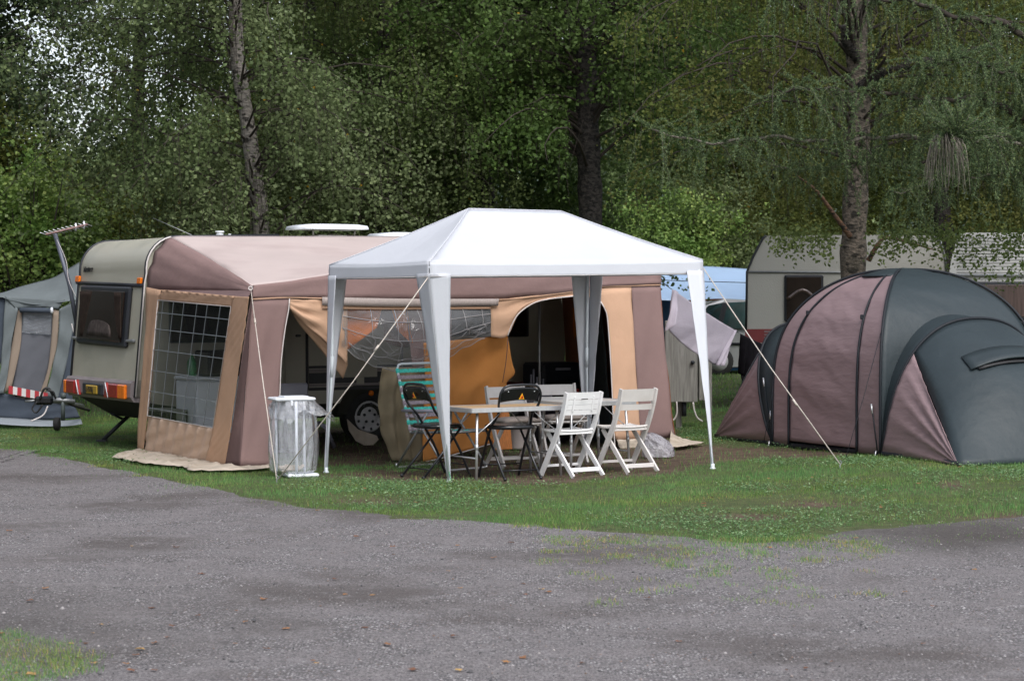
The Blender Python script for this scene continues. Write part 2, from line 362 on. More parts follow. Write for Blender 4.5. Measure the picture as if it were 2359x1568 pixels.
def ground_mat(name, road=False):
    mt, n, b = newmat(name); L = n.links.new; tc = n.nodes.new('ShaderNodeTexCoord'); g = tc.outputs['Object']
    def nz(s, d=4, r=.5):
        t = n.nodes.new('ShaderNodeTexNoise'); t.inputs['Scale'].default_value = s; t.inputs['Detail'].default_value = d; t.inputs['Roughness'].default_value = r; L(g, t.inputs['Vector']); return t.outputs[0]
    def mr(s, a, b_, c=0, d=1):
        t = n.nodes.new('ShaderNodeMapRange'); t.inputs[1].default_value = a; t.inputs[2].default_value = b_; t.inputs[3].default_value = c; t.inputs[4].default_value = d; L(s, t.inputs[0]); return t.outputs[0]
    def mix(f, a, c):
        t = n.nodes.new('ShaderNodeMixRGB'); L(f, t.inputs[0])
        for i, v in ((1, a), (2, c)):
            if isinstance(v, tuple): t.inputs[i].default_value = (*v, 1)
            else: L(v, t.inputs[i])
        return t.outputs[0]
    b.inputs['Specular IOR Level'].default_value = .25
    if road:
        vo = n.nodes.new('ShaderNodeTexVoronoi'); vo.inputs['Scale'].default_value = 66; L(g, vo.inputs['Vector'])
        sp = n.nodes.new('ShaderNodeSeparateColor'); L(vo.outputs['Color'], sp.inputs[0])
        stone = mix(mr(sp.outputs[0], 0, 1), (.078,.073,.076), (.43,.405,.41)); stone = mix(mr(sp.outputs[1], .9, .97), stone, (.68,.66,.66)); stone = mix(mr(sp.outputs[2], .93, .98), stone, (.16,.09,.06))
        gap = mix(mr(vo.outputs['Distance'], .25, .6), stone, (.10,.093,.095))
        v2 = n.nodes.new('ShaderNodeTexVoronoi'); v2.inputs['Scale'].default_value = 115; L(g, v2.inputs['Vector']); s2 = n.nodes.new('ShaderNodeSeparateColor'); L(v2.outputs['Color'], s2.inputs[0])
        fines = mix(mr(s2.outputs[0], 0, 1), (.073,.067,.068), (.26,.24,.243))
        packed = mix(mr(nz(2.1, 6, .62), .44, .58), gap, fines)               # loose stones against packed fines
        packed = mix(mr(nz(.55, 5, .6), .50, .66, 0, .75), packed, (.082,.070,.066))  # damp earthy hollows
        packed = mix(mr(nz(4.5, 6, .7), .56, .68, 0, .32), packed, (.32,.305,.31))
        at = n.nodes.new('ShaderNodeAttribute'); at.attribute_name = 'mud'
        col = mix(mr(at.outputs['Fac'], 0, 1), packed, mix(mr(nz(30, 4), .4, .6), (.055,.049,.046), (.085,.075,.069)))
        L(col, b.inputs['Base Color']); b.inputs['Roughness'].default_value = .85
        bp = n.nodes.new('ShaderNodeBump'); bp.inputs['Strength'].default_value = .8; bp.inputs['Distance'].default_value = .012; L(vo.outputs['Distance'], bp.inputs['Height'])
        bp.invert = True; L(bp.outputs[0], b.inputs['Normal'])
    else:
        at = n.nodes.new('ShaderNodeAttribute'); at.attribute_name = 'soil'
        turf = mix(mr(nz(9, 5), .35, .65), (.045,.065,.024), (.085,.105,.038)); turf = mix(mr(nz(60, 3), .5, .7), turf, (.09,.08,.04))
        soil = mix(mr(nz(6, 6), .4, .65), (.068,.046,.032), (.110,.078,.055)); soil = mix(mr(nz(70, 3), .55, .7), soil, (.17,.13,.095))
        L(mix(at.outputs['Fac'], turf, soil), b.inputs['Base Color']); b.inputs['Roughness'].default_value = .95
        bp = n.nodes.new('ShaderNodeBump'); bp.inputs['Strength'].default_value = .7; bp.inputs['Distance'].default_value = .03; L(nz(45, 5), bp.inputs['Height']); L(bp.outputs[0], b.inputs['Normal'])
    return mt
# ground: one sheet to the horizon, fine where it is near
def axis(lo, hi, step, far): 
    a = list(np.arange(lo, hi, step)); s = step; x = hi
    while x < far: x += s; s *= 1.35; a.append(x)
    s = step; x = lo; b = []
    while x > -far: x -= s; s *= 1.35; b.append(x)
    return np.array(b[::-1]+a)
gx, gy = axis(-8, 9, .07, 1500), axis(13, 34, .07, 1500); GX, GY = np.meshgrid(gx, gy)
GZ = hz_np(GX, GY); nxx = len(gx)
sm = soil_mask(GX, GY)
GZ = GZ - .012*sm + .006*vnoise(GX*5, GY*5, 5, 2)*(np.abs(GX) < 12)*(GY < 40)*(GY > 10)
rd_ = road_sd(GX, GY); GZ = GZ - .03*(rd_ < -.25)
ii = np.arange(len(gy)-1)[:, None]*nxx + np.arange(nxx-1)[None, :]
Fg = np.stack([ii, ii+1, ii+1+nxx, ii+nxx], -1).reshape(-1, 4)
gr = np_mesh('ground', np.stack([GX, GY, GZ], -1).reshape(-1, 3), Fg, ground_mat('turf and soil'), smooth=True, vattrs={'soil': sm.ravel()})
tag(gr, 'grassy camp ground with bare brown soil under the gazebo', kind='structure')
# gravel road
edge = crv([Vector((p.x, p.y, 0)) for p in ROADE], 900); rows = []
for k, t in enumerate(np.concatenate([np.linspace(0, .5, 110)**1.0, np.linspace(.51, 1, 12)])):
    r = []
    for i, e in enumerate(edge):
        j = (.07*math.sin(i*.9)+.06*math.sin(i*.37+1)+.05*math.sin(i*2.3+2)+rng.uniform(-.05, .05)) if k == 0 else 0
        y0 = e.y - j; y = y0*(1-t) + (-18)*t if e.y > 0 else e.y
        r.append((e.x, y))
    rows.append(r)
RA = np.array(rows); rx, ry = RA[..., 0], RA[..., 1]; rz = hz_np(rx, ry)+.008+.003*vnoise(rx*4, ry*4, 8, 1); rz[0] -= .014
mp_ = G(2260, 1235); mud = np.clip(1.15-np.sqrt(((rx-mp_.x)/1.5)**2+((ry-mp_.y)/1.35)**2)+.25*vnoise(rx*2.2, ry*2.2, 4), 0, 1)
mp2 = G(30, 1440); mud = np.maximum(mud, .45*np.clip(1.1-np.sqrt(((rx+2.6)/1.9)**2+((ry-11.3)/1.6)**2)+.5*vnoise(rx*2.5, ry*2.5, 14), 0, 1)); mud = np.maximum(mud, .7*np.clip(1.1-np.sqrt(((rx-mp2.x)/.8)**2+((ry-mp2.y)/.5)**2), 0, 1))
nr, nc = rx.shape; ii = np.arange(nr-1)[:, None]*nc + np.arange(nc-1)[None, :]
Fr = np.stack([ii, ii+nc, ii+1+nc, ii+1], -1).reshape(-1, 4)
tag(np_mesh('gravel_road', np.stack([rx, ry, rz], -1).reshape(-1, 3), Fr, ground_mat('gravel', True), smooth=True, vattrs={'mud': mud.ravel()}), 'grey gravel road with dark damp patches', kind='structure')

def tint_mat(name, cols, rough=.5, transl=.3, spec=.4, big=None, bs=.8):
    mt, n, b = newmat(name); L = n.links.new; at = n.nodes.new('ShaderNodeAttribute'); at.attribute_name = 'tint'
    cr = n.nodes.new('ShaderNodeValToRGB'); cr.color_ramp.interpolation = 'LINEAR'; el = cr.color_ramp.elements
    while len(el) < len(cols): el.new(.5)
    for e, (p, c) in zip(el, cols): e.position = p; e.color = (*c, 1)
    L(at.outputs['Fac'], cr.inputs[0]); out = cr.outputs[0]
    if big:
        tc = n.nodes.new('ShaderNodeTexCoord'); t = n.nodes.new('ShaderNodeTexNoise'); t.inputs['Scale'].default_value = bs; t.inputs['Detail'].default_value = 4; L(tc.outputs['Object'], t.inputs['Vector'])
        mr = n.nodes.new('ShaderNodeMapRange'); mr.inputs[1].default_value = .42; mr.inputs[2].default_value = .62; L(t.outputs[0], mr.inputs[0])
        mx = n.nodes.new('ShaderNodeMixRGB'); mx.blend_type = 'MULTIPLY'; mx.inputs[2].default_value = (*big, 1); L(mr.outputs[0], mx.inputs[0]); L(out, mx.inputs[1]); out = mx.outputs[0]
    L(out, b.inputs['Base Color']); b.inputs['Roughness'].default_value = rough; b.inputs['Specular IOR Level'].default_value = spec
    if transl:
        tr = n.nodes.new('ShaderNodeBsdfTranslucent'); L(out, tr.inputs['Color']); mx = n.nodes.new('ShaderNodeMixShader'); mx.inputs[0].default_value = transl
        L(b.outputs[0], mx.inputs[1]); L(tr.outputs[0], mx.inputs[2]); L(mx.outputs[0], n.nodes['Material Output'].inputs[0])
    return mt
# grass blades and small broad leaves
GRASSM = tint_mat('grass blades', [(0, (.065,.165,.048)), (.55, (.135,.290,.088)), (.85, (.23,.37,.13)), (1, (.38,.33,.17))], .6, .3, .3, big=(1.25,.95,.75), bs=1.1)
CLOVM = tint_mat('clover and weeds', [(0, (.065,.14,.055)), (.7, (.15,.26,.11)), (1, (.25,.35,.18))], .55, .25, .35)
def blades(x, y, h, wd, lean=.5):
    n = len(x); a = NR.uniform(0, 6.283, n); z = hz_np(x, y)-.012; la = NR.uniform(0, 6.283, n); l = h*lean*NR.uniform(.1, 1, n)
    b0 = np.stack([x-np.cos(a)*wd/2, y-np.sin(a)*wd/2, z], -1); b1 = np.stack([x+np.cos(a)*wd/2, y+np.sin(a)*wd/2, z], -1)
    tp = np.stack([x+np.cos(la)*l, y+np.sin(la)*l, z+h], -1)
    V = np.stack([b0, b1, tp], 1).reshape(-1, 3); return V, np.arange(3*n).reshape(-1, 3)
def scatter(n, x0, x1, y0, y1, p=1.0):
    x = NR.uniform(x0, x1, n); y = y0+(y1-y0)*NR.uniform(0, 1, n)**p; return x, y
X1, Y1 = scatter(800000, -7.5, 7.5, 14.2, 31, 1.15); rs = road_sd(X1, Y1)
edge_ = vnoise(X1*4, Y1*4, 21); dens = np.where(rs > 0, np.clip(.55+rs/.3+.5*edge_, 0, 1), np.clip(.5+.8*edge_, 0, 1)*np.exp(rs/np.where(X1 > 1.2, .30, .12)))*(1-.93*soil_mask(X1, Y1))*np.clip(.75+.4*vnoise(X1*1.7, Y1*1.7, 22), .25, 1)
k = NR.uniform(0, 1, len(X1)) < dens; X1, Y1 = X1[k], Y1[k]
lush = np.clip(.55+.5*vnoise(X1*1.2, Y1*1.2, 23), 0, 1); Vb, Fb = blades(X1, Y1, NR.uniform(.018, .045, len(X1))*(.7+.7*lush)*np.where(rs[k] > 0, 1, .7), .0055); Vb[:, 2] += np.repeat(np.where(rs[k] > 0, 0, .014), 3)
tn = np.clip(NR.normal(.45, .22, len(X1))+.12*vnoise(X1*2, Y1*2, 25), 0, 1)
tag(np_mesh('grass', Vb, Fb, GRASSM, {'tint': tn}), 'short green grass growing on the camp ground beside the gravel road', 'grass', kind='stuff')
X3, Y3 = scatter(90000, -16, 16, 30, 62); Vb, Fb = blades(X3, Y3, NR.uniform(.04, .09, len(X3)), .018)
tag(np_mesh('far_grass', Vb, Fb, GRASSM, {'tint': np.clip(NR.normal(.5, .2, len(X3)), 0, 1)}), 'green grass on the far side of the pitches', 'grass', kind='stuff')
X2, Y2 = scatter(280000, -7.5, 7.5, 14.4, 27); rs = road_sd(X2, Y2)
dens = np.clip(rs/.1+.2, 0, 1)*(1-soil_mask(X2, Y2))*np.clip(.15+1.1*vnoise(X2*1.5, Y2*1.5, 31), 0, 1); k = NR.uniform(0, 1, len(X2)) < dens; X2, Y2 = X2[k], Y2[k]
def flat_leaves(x, y, z, s, tilt=.5):
    n = len(x); a = NR.uniform(0, 6.283, n); u = np.stack([np.cos(a), np.sin(a), NR.uniform(-tilt, tilt, n)], -1)*s[:, None]; v = np.stack([-np.sin(a), np.cos(a), NR.uniform(-tilt, tilt, n)], -1)*s[:, None]*.7
    c = np.stack([x, y, z], -1); V = np.stack([c-u*.5, c+v*.5, c+u*.5, c-v*.5], 1).reshape(-1, 3); return V, np.arange(4*n).reshape(-1, 4)
Vb, Fb = flat_leaves(X2, Y2, hz_np(X2, Y2)+NR.uniform(.005, .045, len(X2)), NR.uniform(.012, .028, len(X2)))
tag(np_mesh('clover', Vb, Fb, CLOVM, {'tint': NR.uniform(0, 1, len(X2))}), 'patches of clover and broad leaved weeds among the grass', 'clover', kind='stuff')
# thin tufts straying onto the gravel
cx_, cy_ = [], []
for _ in range(170):
    e = edge[rng.randrange(60, 840)]; q = G(rng.uniform(1250, 2050), 1240+rng.expovariate(1/35)) if rng.random() < .62 else Vector((e.x, e.y-rng.expovariate(1/.18), 0))
    n_ = rng.randrange(15, 90); cx_.append(NR.normal(q.x, .05, n_)); cy_.append(NR.normal(q.y, .07, n_))
for q in [G(rng.uniform(1300, 1900), rng.uniform(1250, 1400)) for _ in range(45)]: cx_.append(NR.normal(q.x, .05, 26)); cy_.append(NR.normal(q.y, .06, 26))
xx, yy = np.concatenate(cx_), np.concatenate(cy_); Vb, Fb = blades(xx, yy, NR.uniform(.015, .035, len(xx)), .005, .9); Vb[:, 2] += .016
tag(np_mesh('grass_tufts', Vb, Fb, GRASSM, {'tint': np.clip(NR.normal(.72, .28, len(xx)), 0, 1)}), 'thin olive tufts of grass straying onto the gravel', 'grass tufts', kind='stuff')
# grass verge in the near corner
vx = NR.uniform(-5.5, -1.6, 110000); vy = NR.uniform(8.4, 12.5, 110000); sd_ = poly_sd(VERGE, vx, vy); k = NR.uniform(0, 1, len(vx)) < np.clip(.25-sd_/.12+.5*vnoise(vx*6, vy*6, 41)+.15, 0, 1)
Vb, Fb = blades(vx[k], vy[k], NR.uniform(.014, .036, k.sum()), .0042, .8); Vb[:, 2] += .014
tag(np_mesh('verge_grass', Vb, Fb, GRASSM, {'tint': np.clip(NR.normal(.6, .25, k.sum()), 0, 1)}), 'worn patch of thin grass in the near left corner of the road', 'grass', kind='stuff')
# loose stones on the road
n = 30000; sx = NR.uniform(-3.6, 3.6, n)*1.25; sy = 8.8+NR.uniform(0, 1, n)**1.4*12; sx *= sy/12; k = road_sd(sx, sy) < -.05; sx, sy = sx[k], sy[k]; n = len(sx); s_ = NR.exponential(.0016, n)+.0025
oct_ = np.array([(1,0,0),(0,1,0),(-1,0,0),(0,-1,0),(0,0,.7),(0,0,-.5)]); V = oct_[None]*s_[:, None, None]*NR.uniform(.7, 1.4, (n, 1, 3)); a = NR.uniform(0, 6.28, n)
V = np.stack([V[..., 0]*np.cos(a)[:, None]-V[..., 1]*np.sin(a)[:, None], V[..., 0]*np.sin(a)[:, None]+V[..., 1]*np.cos(a)[:, None], V[..., 2]], -1)+np.stack([sx, sy, hz_np(sx, sy)+.010], -1)[:, None]
tri = np.array([(0,1,4),(1,2,4),(2,3,4),(3,0,4),(1,0,5),(2,1,5),(3,2,5),(0,3,5)]); Ft = (np.arange(n)[:, None, None]*6+tri[None]).reshape(-1, 3)
STM = tint_mat('loose stones', [(0, (.08,.08,.085)), (.6, (.24,.23,.23)), (.9, (.36,.34,.34)), (.97, (.20,.13,.10)), (1, (.5,.48,.47))], .85, 0, .2)
tag(np_mesh('loose_gravel', V.reshape(-1, 3), Ft, STM, {'tint': np.repeat(NR.uniform(0, 1, n), 8)}), 'loose grey stones scattered over the road', 'gravel', kind='stuff')
# fallen leaves
lp = [G(rng.uniform(-20, 1500), 1190+380*rng.random()**.7) for _ in range(34)] + [G(rng.uniform(0, 420), rng.uniform(1440, 1566)) for _ in range(16)] + [G(rng.uniform(300, 2300), rng.uniform(1200, 1560)) for _ in range(26)] + [G(rng.uniform(700, 2300), rng.uniform(1040, 1190)) for _ in range(60)] + [G(rng.uniform(1570, 1800), rng.uniform(870, 1020)) for _ in range(40)]
b = MB(); tl = []
for p in lp[::1]:
    s = rng.uniform(.012, .028); a = rng.uniform(0, 6.28); z = hz(p.x, p.y)+(.014 if road_sd(np.array([p.x]), np.array([p.y]))[0] < 0 else .03)
    pts = []
    for kk in range(9):
        th = a+kk*6.283/9; rr = s*(1 if kk % 2 == 0 else .62)*rng.uniform(.8, 1.2); pts.append((p.x+rr*math.cos(th), p.y+rr*math.sin(th), z+rng.uniform(0, .35)*s))
    b.add([(p.x, p.y, z+.1*s)]+pts, [(0, 1+i, 1+(i+1) % 9) for i in range(9)]); tl += [rng.random()]*9
o = b.build('fallen_leaves', tint_mat('autumn leaves', [(0, (.09,.045,.03)), (.45, (.20,.09,.05)), (.8, (.30,.15,.06)), (1, (.42,.27,.10))], .7, .1, .3))
o.data.attributes.new('tint', 'FLOAT', 'FACE').data.foreach_set('value', tl); tag(o, 'orange and brown leaves fallen on road and grass', 'fallen leaves', kind='stuff')
# wooded hillside far behind
def hill_mat():
    mt, n, b = newmat('wooded hillside'); L = n.links.new; tc = n.nodes.new('ShaderNodeTexCoord'); t = n.nodes.new('ShaderNodeTexNoise'); t.inputs['Scale'].default_value = .5; t.inputs['Detail'].default_value = 8
    L(tc.outputs['Object'], t.inputs['Vector']); cr = n.nodes.new('ShaderNodeValToRGB'); cr.color_ramp.elements[0].position = .35; cr.color_ramp.elements[1].position = .65
    cr.color_ramp.elements[0].color = (.020,.035,.030, 1); cr.color_ramp.elements[1].color = (.060,.085,.070, 1); L(t.outputs[0], cr.inputs[0]); L(cr.outputs[0], b.inputs['Base Color']); b.inputs['Roughness'].default_value = 1  # bluish cast of distant haze is put into the forest colour
    return mt
hx = np.linspace(-140, 140, 420); hy = np.linspace(150, 330, 120); HX, HY = np.meshgrid(hx, hy)
q = (HX/HY)*5000+1179                     # direction across the valley: the ridge drops to the left
ridge = np.interp(q, [-2000, 0, 250, 520, 700, 1500, 1620, 1700, 4000], [.058, .062, .066, .070, .15, .17, .135, .17, .17])*150
t_ = np.clip((HY-150)/60, 0, 1); HZ = ridge*np.sqrt(t_)*1.0 + 1.3*vnoise(HX*.5, HY*.5, 51, 5)*np.minimum(1, t_*4) - 1
ii = np.arange(119)[:, None]*420 + np.arange(419)[None, :]
tag(np_mesh('hills', np.stack([HX, HY, HZ], -1).reshape(-1, 3), np.stack([ii, ii+1, ii+421, ii+420], -1).reshape(-1, 4), hill_mat(), smooth=True), 'dark wooded hillside behind the trees', kind='structure')
# ================================================================== TREES
def leaf_quads(c, s, droop=.35, wr=.8):
    n = len(c); a = NR.uniform(0, 6.283, n); z = NR.uniform(-1, 1, n)-droop; u = np.stack([np.cos(a), np.sin(a), z], -1); u /= np.linalg.norm(u, axis=1)[:, None]
    r = NR.normal(0, 1, (n, 3)); v = np.cross(u, r); v /= np.linalg.norm(v, axis=1)[:, None]+1e-9; w_ = np.cross(u, v)
    s = s[:, None]; V = np.stack([c, c+u*s*.45+v*s*wr*.5+w_*s*.12, c+u*s, c+u*s*.45-v*s*wr*.5+w_*s*.12], 1)
    return V.reshape(-1, 3), np.arange(4*n).reshape(-1, 4)
LEAF = {
 'birch': tint_mat('birch leaves', [(0, (0.080,0.112,0.038)), (.5, (0.145,0.196,0.066)), (.93, (0.239,0.290,0.107)), (.985, (0.318,0.378,0.095)), (1, (.6,.36,.04))], .55, .45, .22, big=(.75,.85,.7), bs=.45),
 'birch_grey': tint_mat('grey green birch leaves', [(0, (0.089,0.119,0.052)), (.5, (0.162,0.206,0.093)), (.93, (0.261,0.311,0.143)), (.985, (0.348,0.391,0.119)), (1, (.6,.36,.04))], .55, .45, .22, big=(.8,.9,.75), bs=.45),
 'poplar': tint_mat('dark poplar leaves', [(0, (0.061,0.099,0.031)), (.6, (0.116,0.177,0.052)), (.95, (0.173,0.275,0.071)), (1, (0.261,0.406,0.083))], .55, .45, .22, big=(.75,.85,.7), bs=.5),
 'olive': tint_mat('olive green leaves', [(0, (0.089,0.101,0.029)), (.6, (0.166,0.177,0.052)), (.95, (0.261,0.254,0.065)), (1, (0.464,0.269,0.036))], .6, .45, .2, big=(.7,.85,.7), bs=.6),
 'dark': tint_mat('dark green leaves', [(0, (0.038,0.064,0.028)), (.7, (0.080,0.116,0.050)), (1, (0.124,0.160,0.059))], .55, .35, .35),
 'bright': tint_mat('bright yellow green leaves', [(0, (0.110,0.174,0.045)), (.6, (0.226,0.325,0.090)), (1, (0.378,0.448,0.126))], .55, .42, .35, big=(.7,.85,.7), bs=1.2),
 'larch': tint_mat('larch needles', [(0, (0.055,0.095,0.043)), (.6, (0.104,0.162,0.070)), (1, (0.195,0.246,0.090))], .6, .25, .3),
}
def bark(name, a, b_, dark, sc=9, thr=.56):
    mt, n, bs_ = newmat(name); L = n.links.new; tc = n.nodes.new('ShaderNodeTexCoord'); mp = n.nodes.new('ShaderNodeMapping'); mp.inputs['Scale'].default_value = (1, 1, 1.6); L(tc.outputs['Object'], mp.inputs[0])
    def nz(s, d=6):
        t = n.nodes.new('ShaderNodeTexNoise'); t.inputs['Scale'].default_value = s; t.inputs['Detail'].default_value = d; L(mp.outputs[0], t.inputs['Vector']); return t.outputs[0]
    def mr(s, x, y):
        t = n.nodes.new('ShaderNodeMapRange'); t.inputs[1].default_value = x; t.inputs[2].default_value = y; L(s, t.inputs[0]); return t.outputs[0]
    m1 = n.nodes.new('ShaderNodeMixRGB'); m1.inputs[1].default_value = (*a, 1); m1.inputs[2].default_value = (*b_, 1); L(mr(nz(14), .4, .6), m1.inputs[0])
    m2 = n.nodes.new('ShaderNodeMixRGB'); m2.inputs[2].default_value = (*dark, 1); L(m1.outputs[0], m2.inputs[1]); L(mr(nz(sc), thr, thr+.07), m2.inputs[0])
    L(m2.outputs[0], bs_.inputs['Base Color']); bs_.inputs['Roughness'].default_value = .9
    bp = n.nodes.new('ShaderNodeBump'); bp.inputs['Strength'].default_value = 1; bp.inputs['Distance'].default_value = .03; L(nz(22), bp.inputs['Height']); L(bp.outputs[0], bs_.inputs['Normal'])
    return mt
BARK = {'birch': bark('birch bark', (.30,.27,.24), (.17,.155,.14), (.03,.026,.022), 7, .54), 'birch_old': bark('old lichened birch bark', (.19,.155,.125), (.095,.082,.066), (.032,.028,.022), 9, .54),
        'dark': bark('dark ridged bark', (.060,.052,.046), (.030,.026,.023), (.012,.011,.010), 12, .5), 'twig': mat('thin twigs', (.045,.035,.028), .9, var=.3, vscale=8), 'twig_pale': mat('lichened twigs', (.15,.135,.11), .9, var=.5, vscale=20),
        'orange': bark('orange bark limb', (.17,.085,.045), (.11,.07,.05), (.03,.025,.02), 9, .55)}
def trunk_mesh(name, path, rad, mt, parent, knots=0):
    P = crv(path, 40); b = MB(); k = len(rad); rr = []
    for i in range(40):
        t = i/39*(k-1); j = min(k-2, int(t)); rr.append((rad[j]*(1-t+j)+rad[j+1]*(t-j))*(1+.06*math.sin(i*1.7)+.04*rng.uniform(-1, 1)))
    b.tube(P, rr, 14); return b.build(name, mt, parent), P
def tree(name, label, base, path, rad, leaf, bark_, zlo, zhi, reach, nbr, lsize, group=None, dense=1.0, droop=1.0, cat='tree', ymin=None, az0=None, strands=22, clip=None, twigs=True, lobe=None):
    root = thing(name, base, label, cat, group)
    _, P = trunk_mesh('trunk', path, rad, BARK[bark_], root)
    top = P[-1]; cs, tb = [], MB()
    for i in range(nbr):
        z = zlo+(zhi-zlo)*((i+rng.random())/nbr); q = min(P, key=lambda p: abs(p.z-z)) if z < top.z else top
        st = Vector((q.x, q.y, z*.92)); a = rng.uniform(0, 6.283) if az0 is None else az0+rng.uniform(-1.2, 1.2)
        L_ = reach*rng.uniform(.55, 1.15)*(1 if z < zhi*.7 else .8); rise = rng.uniform(.05, .45)*L_
        if lobe: L_ *= 1+lobe*math.cos(a)
        pts = []
        for t in np.linspace(0, 1, 9): pts.append(st+Vector((math.cos(a)*L_*t+.1*rng.uniform(-1, 1)*t, math.sin(a)*L_*t+.1*rng.uniform(-1, 1)*t, rise*math.sin(t*2.6)-.35*droop*t*t*L_*.4)))
        if twigs: tb.tube(pts, [max(.003, rad[0]*.13*(1-t*.9)) for t in np.linspace(0, 1, 9)], 5, cap=False)
        for s in range(int(strands*dense*2.5)):
            t = rng.uniform(.18, 1)**.8*8; j = min(7, int(t)); p = pts[j].lerp(pts[j+1], t-j)+Vector((rng.gauss(0, .22), rng.gauss(0, .22), rng.gauss(0, .12)))
            dl = rng.uniform(.15, .75)*droop; n_ = rng.randrange(8, 17)
            if z > zhi*.85: n_ //= 2
            tt = NR.uniform(0, 1, n_); cs.append(np.stack([p.x+NR.normal(0, .06, n_), p.y+NR.normal(0, .06, n_), p.z-tt*dl+NR.normal(0, .05, n_)], -1))
            if twigs and s % 4 == 0: tb.tube([p, p-Vector((rng.uniform(-.1, .1), rng.uniform(-.1, .1), dl))], [.004, .002], 3, cap=False)
    c = np.concatenate(cs)
    if ymin is not None: c = c[c[:, 1] > ymin]
    if clip is not None: c = c[clip(c)]
    V, Fc = leaf_quads(c, NR.uniform(.7, 1.25, len(c))*lsize, .4*droop); V = V-np.array(base)
    tn_ = np.clip(NR.beta(2, 2.4, len(c)), 0, 1); tn_ = np.where(NR.uniform(0, 1, len(c)) < .0006, 1.0, tn_*.93)
    np_mesh('crown', V, Fc, LEAF[leaf], {'tint': tn_}, root)
    if twigs: tb.build('limbs', BARK['twig'], root)
    return root
def tz(py, Y): return EYE+(684-py)/F*Y
GRP = 'trees standing behind the caravans'
BT = [(D(x, y, 31).z, x) for x, y in ((600,540), (584,390), (568,270), (548,140), (542,0), (545,-200))]; BT.sort()
def birchclip(c):                          # few leaves hang right in front of the leaning birch trunk
    tx = np.interp(c[:, 2], [z for z, _ in BT], [x for _, x in BT]); px = c[:, 0]/c[:, 1]*F+CX
    return gapclip(c) & ~((np.abs(px-tx) < 22) & (c[:, 1] < 31.3) & (NR.uniform(0, 1, len(c)) < .88))
def gapclip(c):                            # the thin place in the canopy where the sky shows, upper left
    px = c[:, 0]/c[:, 1]*F+CX; u = (px-250)/250; v = (c[:, 2]-tz(200, 1)*0-(EYE+(684-205)/F*c[:, 1]))/(c[:, 1]*.034)
    r = np.sqrt(u*u+v*v)+.75*vnoise(c[:, 0]*2.0, c[:, 2]*2.0, 61, 3); return NR.uniform(0, 1, len(c)) < np.clip((r-.22)*2.4, .46, 1)
b0 = D(606, 700, 31); b0.z = 0
tree('birch_tree', 'tall birch with a pale leaning trunk rising behind the pink caravan awning', b0, [b0, D(602,540,31), D(584,390,31), D(568,270,31), D(548,140,31), D(542,0,31), D(545,-200,31), D(560,-600,31)], [.15,.125,.12,.105,.10,.09,.07,.03], 'birch_grey', 'birch', 2.3, 9.5, 3.3, 120, .060, GRP, clip=birchclip, droop=1.2)
b0 = D(890, 700, 34); b0.z = 0
tree('birch_tree', 'slender tree with a dim trunk just right of the roof hatches', b0, [b0, D(893,540,34), D(885,400,34), D(880,200,34), D(890,0,34), D(885,-400,34)], [.15,.14,.12,.10,.08,.03], 'birch', 'dark', 2.4, 9.5, 3.2, 115, .060, GRP, droop=1.1, clip=birchclip)
b0 = D(1358, 700, 33); b0.z = 0
tree('poplar_tree', 'thick dark barked tree standing behind the peak of the white gazebo', b0, [b0, D(1360,520,33), D(1357,400,33), D(1352,250,33), D(1350,50,33), D(1345,-300,33)], [.23,.20,.185,.17,.14,.05], 'poplar', 'dark', 3.9, 10, 3.4, 130, .068, GRP, droop=.8, clip=lambda c: ~((np.abs(c[:, 0]/c[:, 1]*F+CX-1356) < 46) & (c[:, 2] < EYE+(684-240)/F*c[:, 1]) & (c[:, 1] < 33.4)))
b0 = D(1964, 700, 27.5); b0.z = hz(4, 27)
t4 = tree('birch_tree', 'old lichen covered birch trunk rising behind the dark dome tent', b0, [b0, D(1964,640,27.5), D(1966,560,27.5), D(1970,450,27.5), D(1976,330,27.5), D(1980,230,27.5), D(1972,120,27.5), D(1974,0,27.5), D(1975,-300,27.5)], [.20,.185,.165,.155,.145,.14,.13,.12,.07], 'olive', 'birch_old', 3.6, 9, 3.0, 95, .050, GRP, droop=.9, ymin=26.2, clip=lambda c: (c[:, 1] > 27.9) | (np.abs(c[:, 0]/c[:, 1]*F+CX-1975) > 60))
for nm, path, rad, mk in (('limb', [D(1982,205,27.4), D(2030,172,27.2), D(2100,148,27), D(2180,135,27), D(2290,100,27)], [.085,.07,.06,.045,.02], 'dark'), ('dead_stub', [D(1972,135,27.35), D(1950,95,27.2), D(1946,60,27.1)], [.06,.07,.055], 'dark'),
                          ('side_stem', [D(1958,545,27.3), D(1925,500,27.2), D(1880,440,27.1), D(1835,405,27)], [.035,.028,.02,.008], 'orange'), ('side_stem', [D(2000,600,27.3), D(2025,560,27.2), D(2050,548,27.2), D(2150,575,27.1)], [.035,.025,.018,.006], 'orange')):
    trunk_mesh(nm, path, rad, BARK[mk], t4)
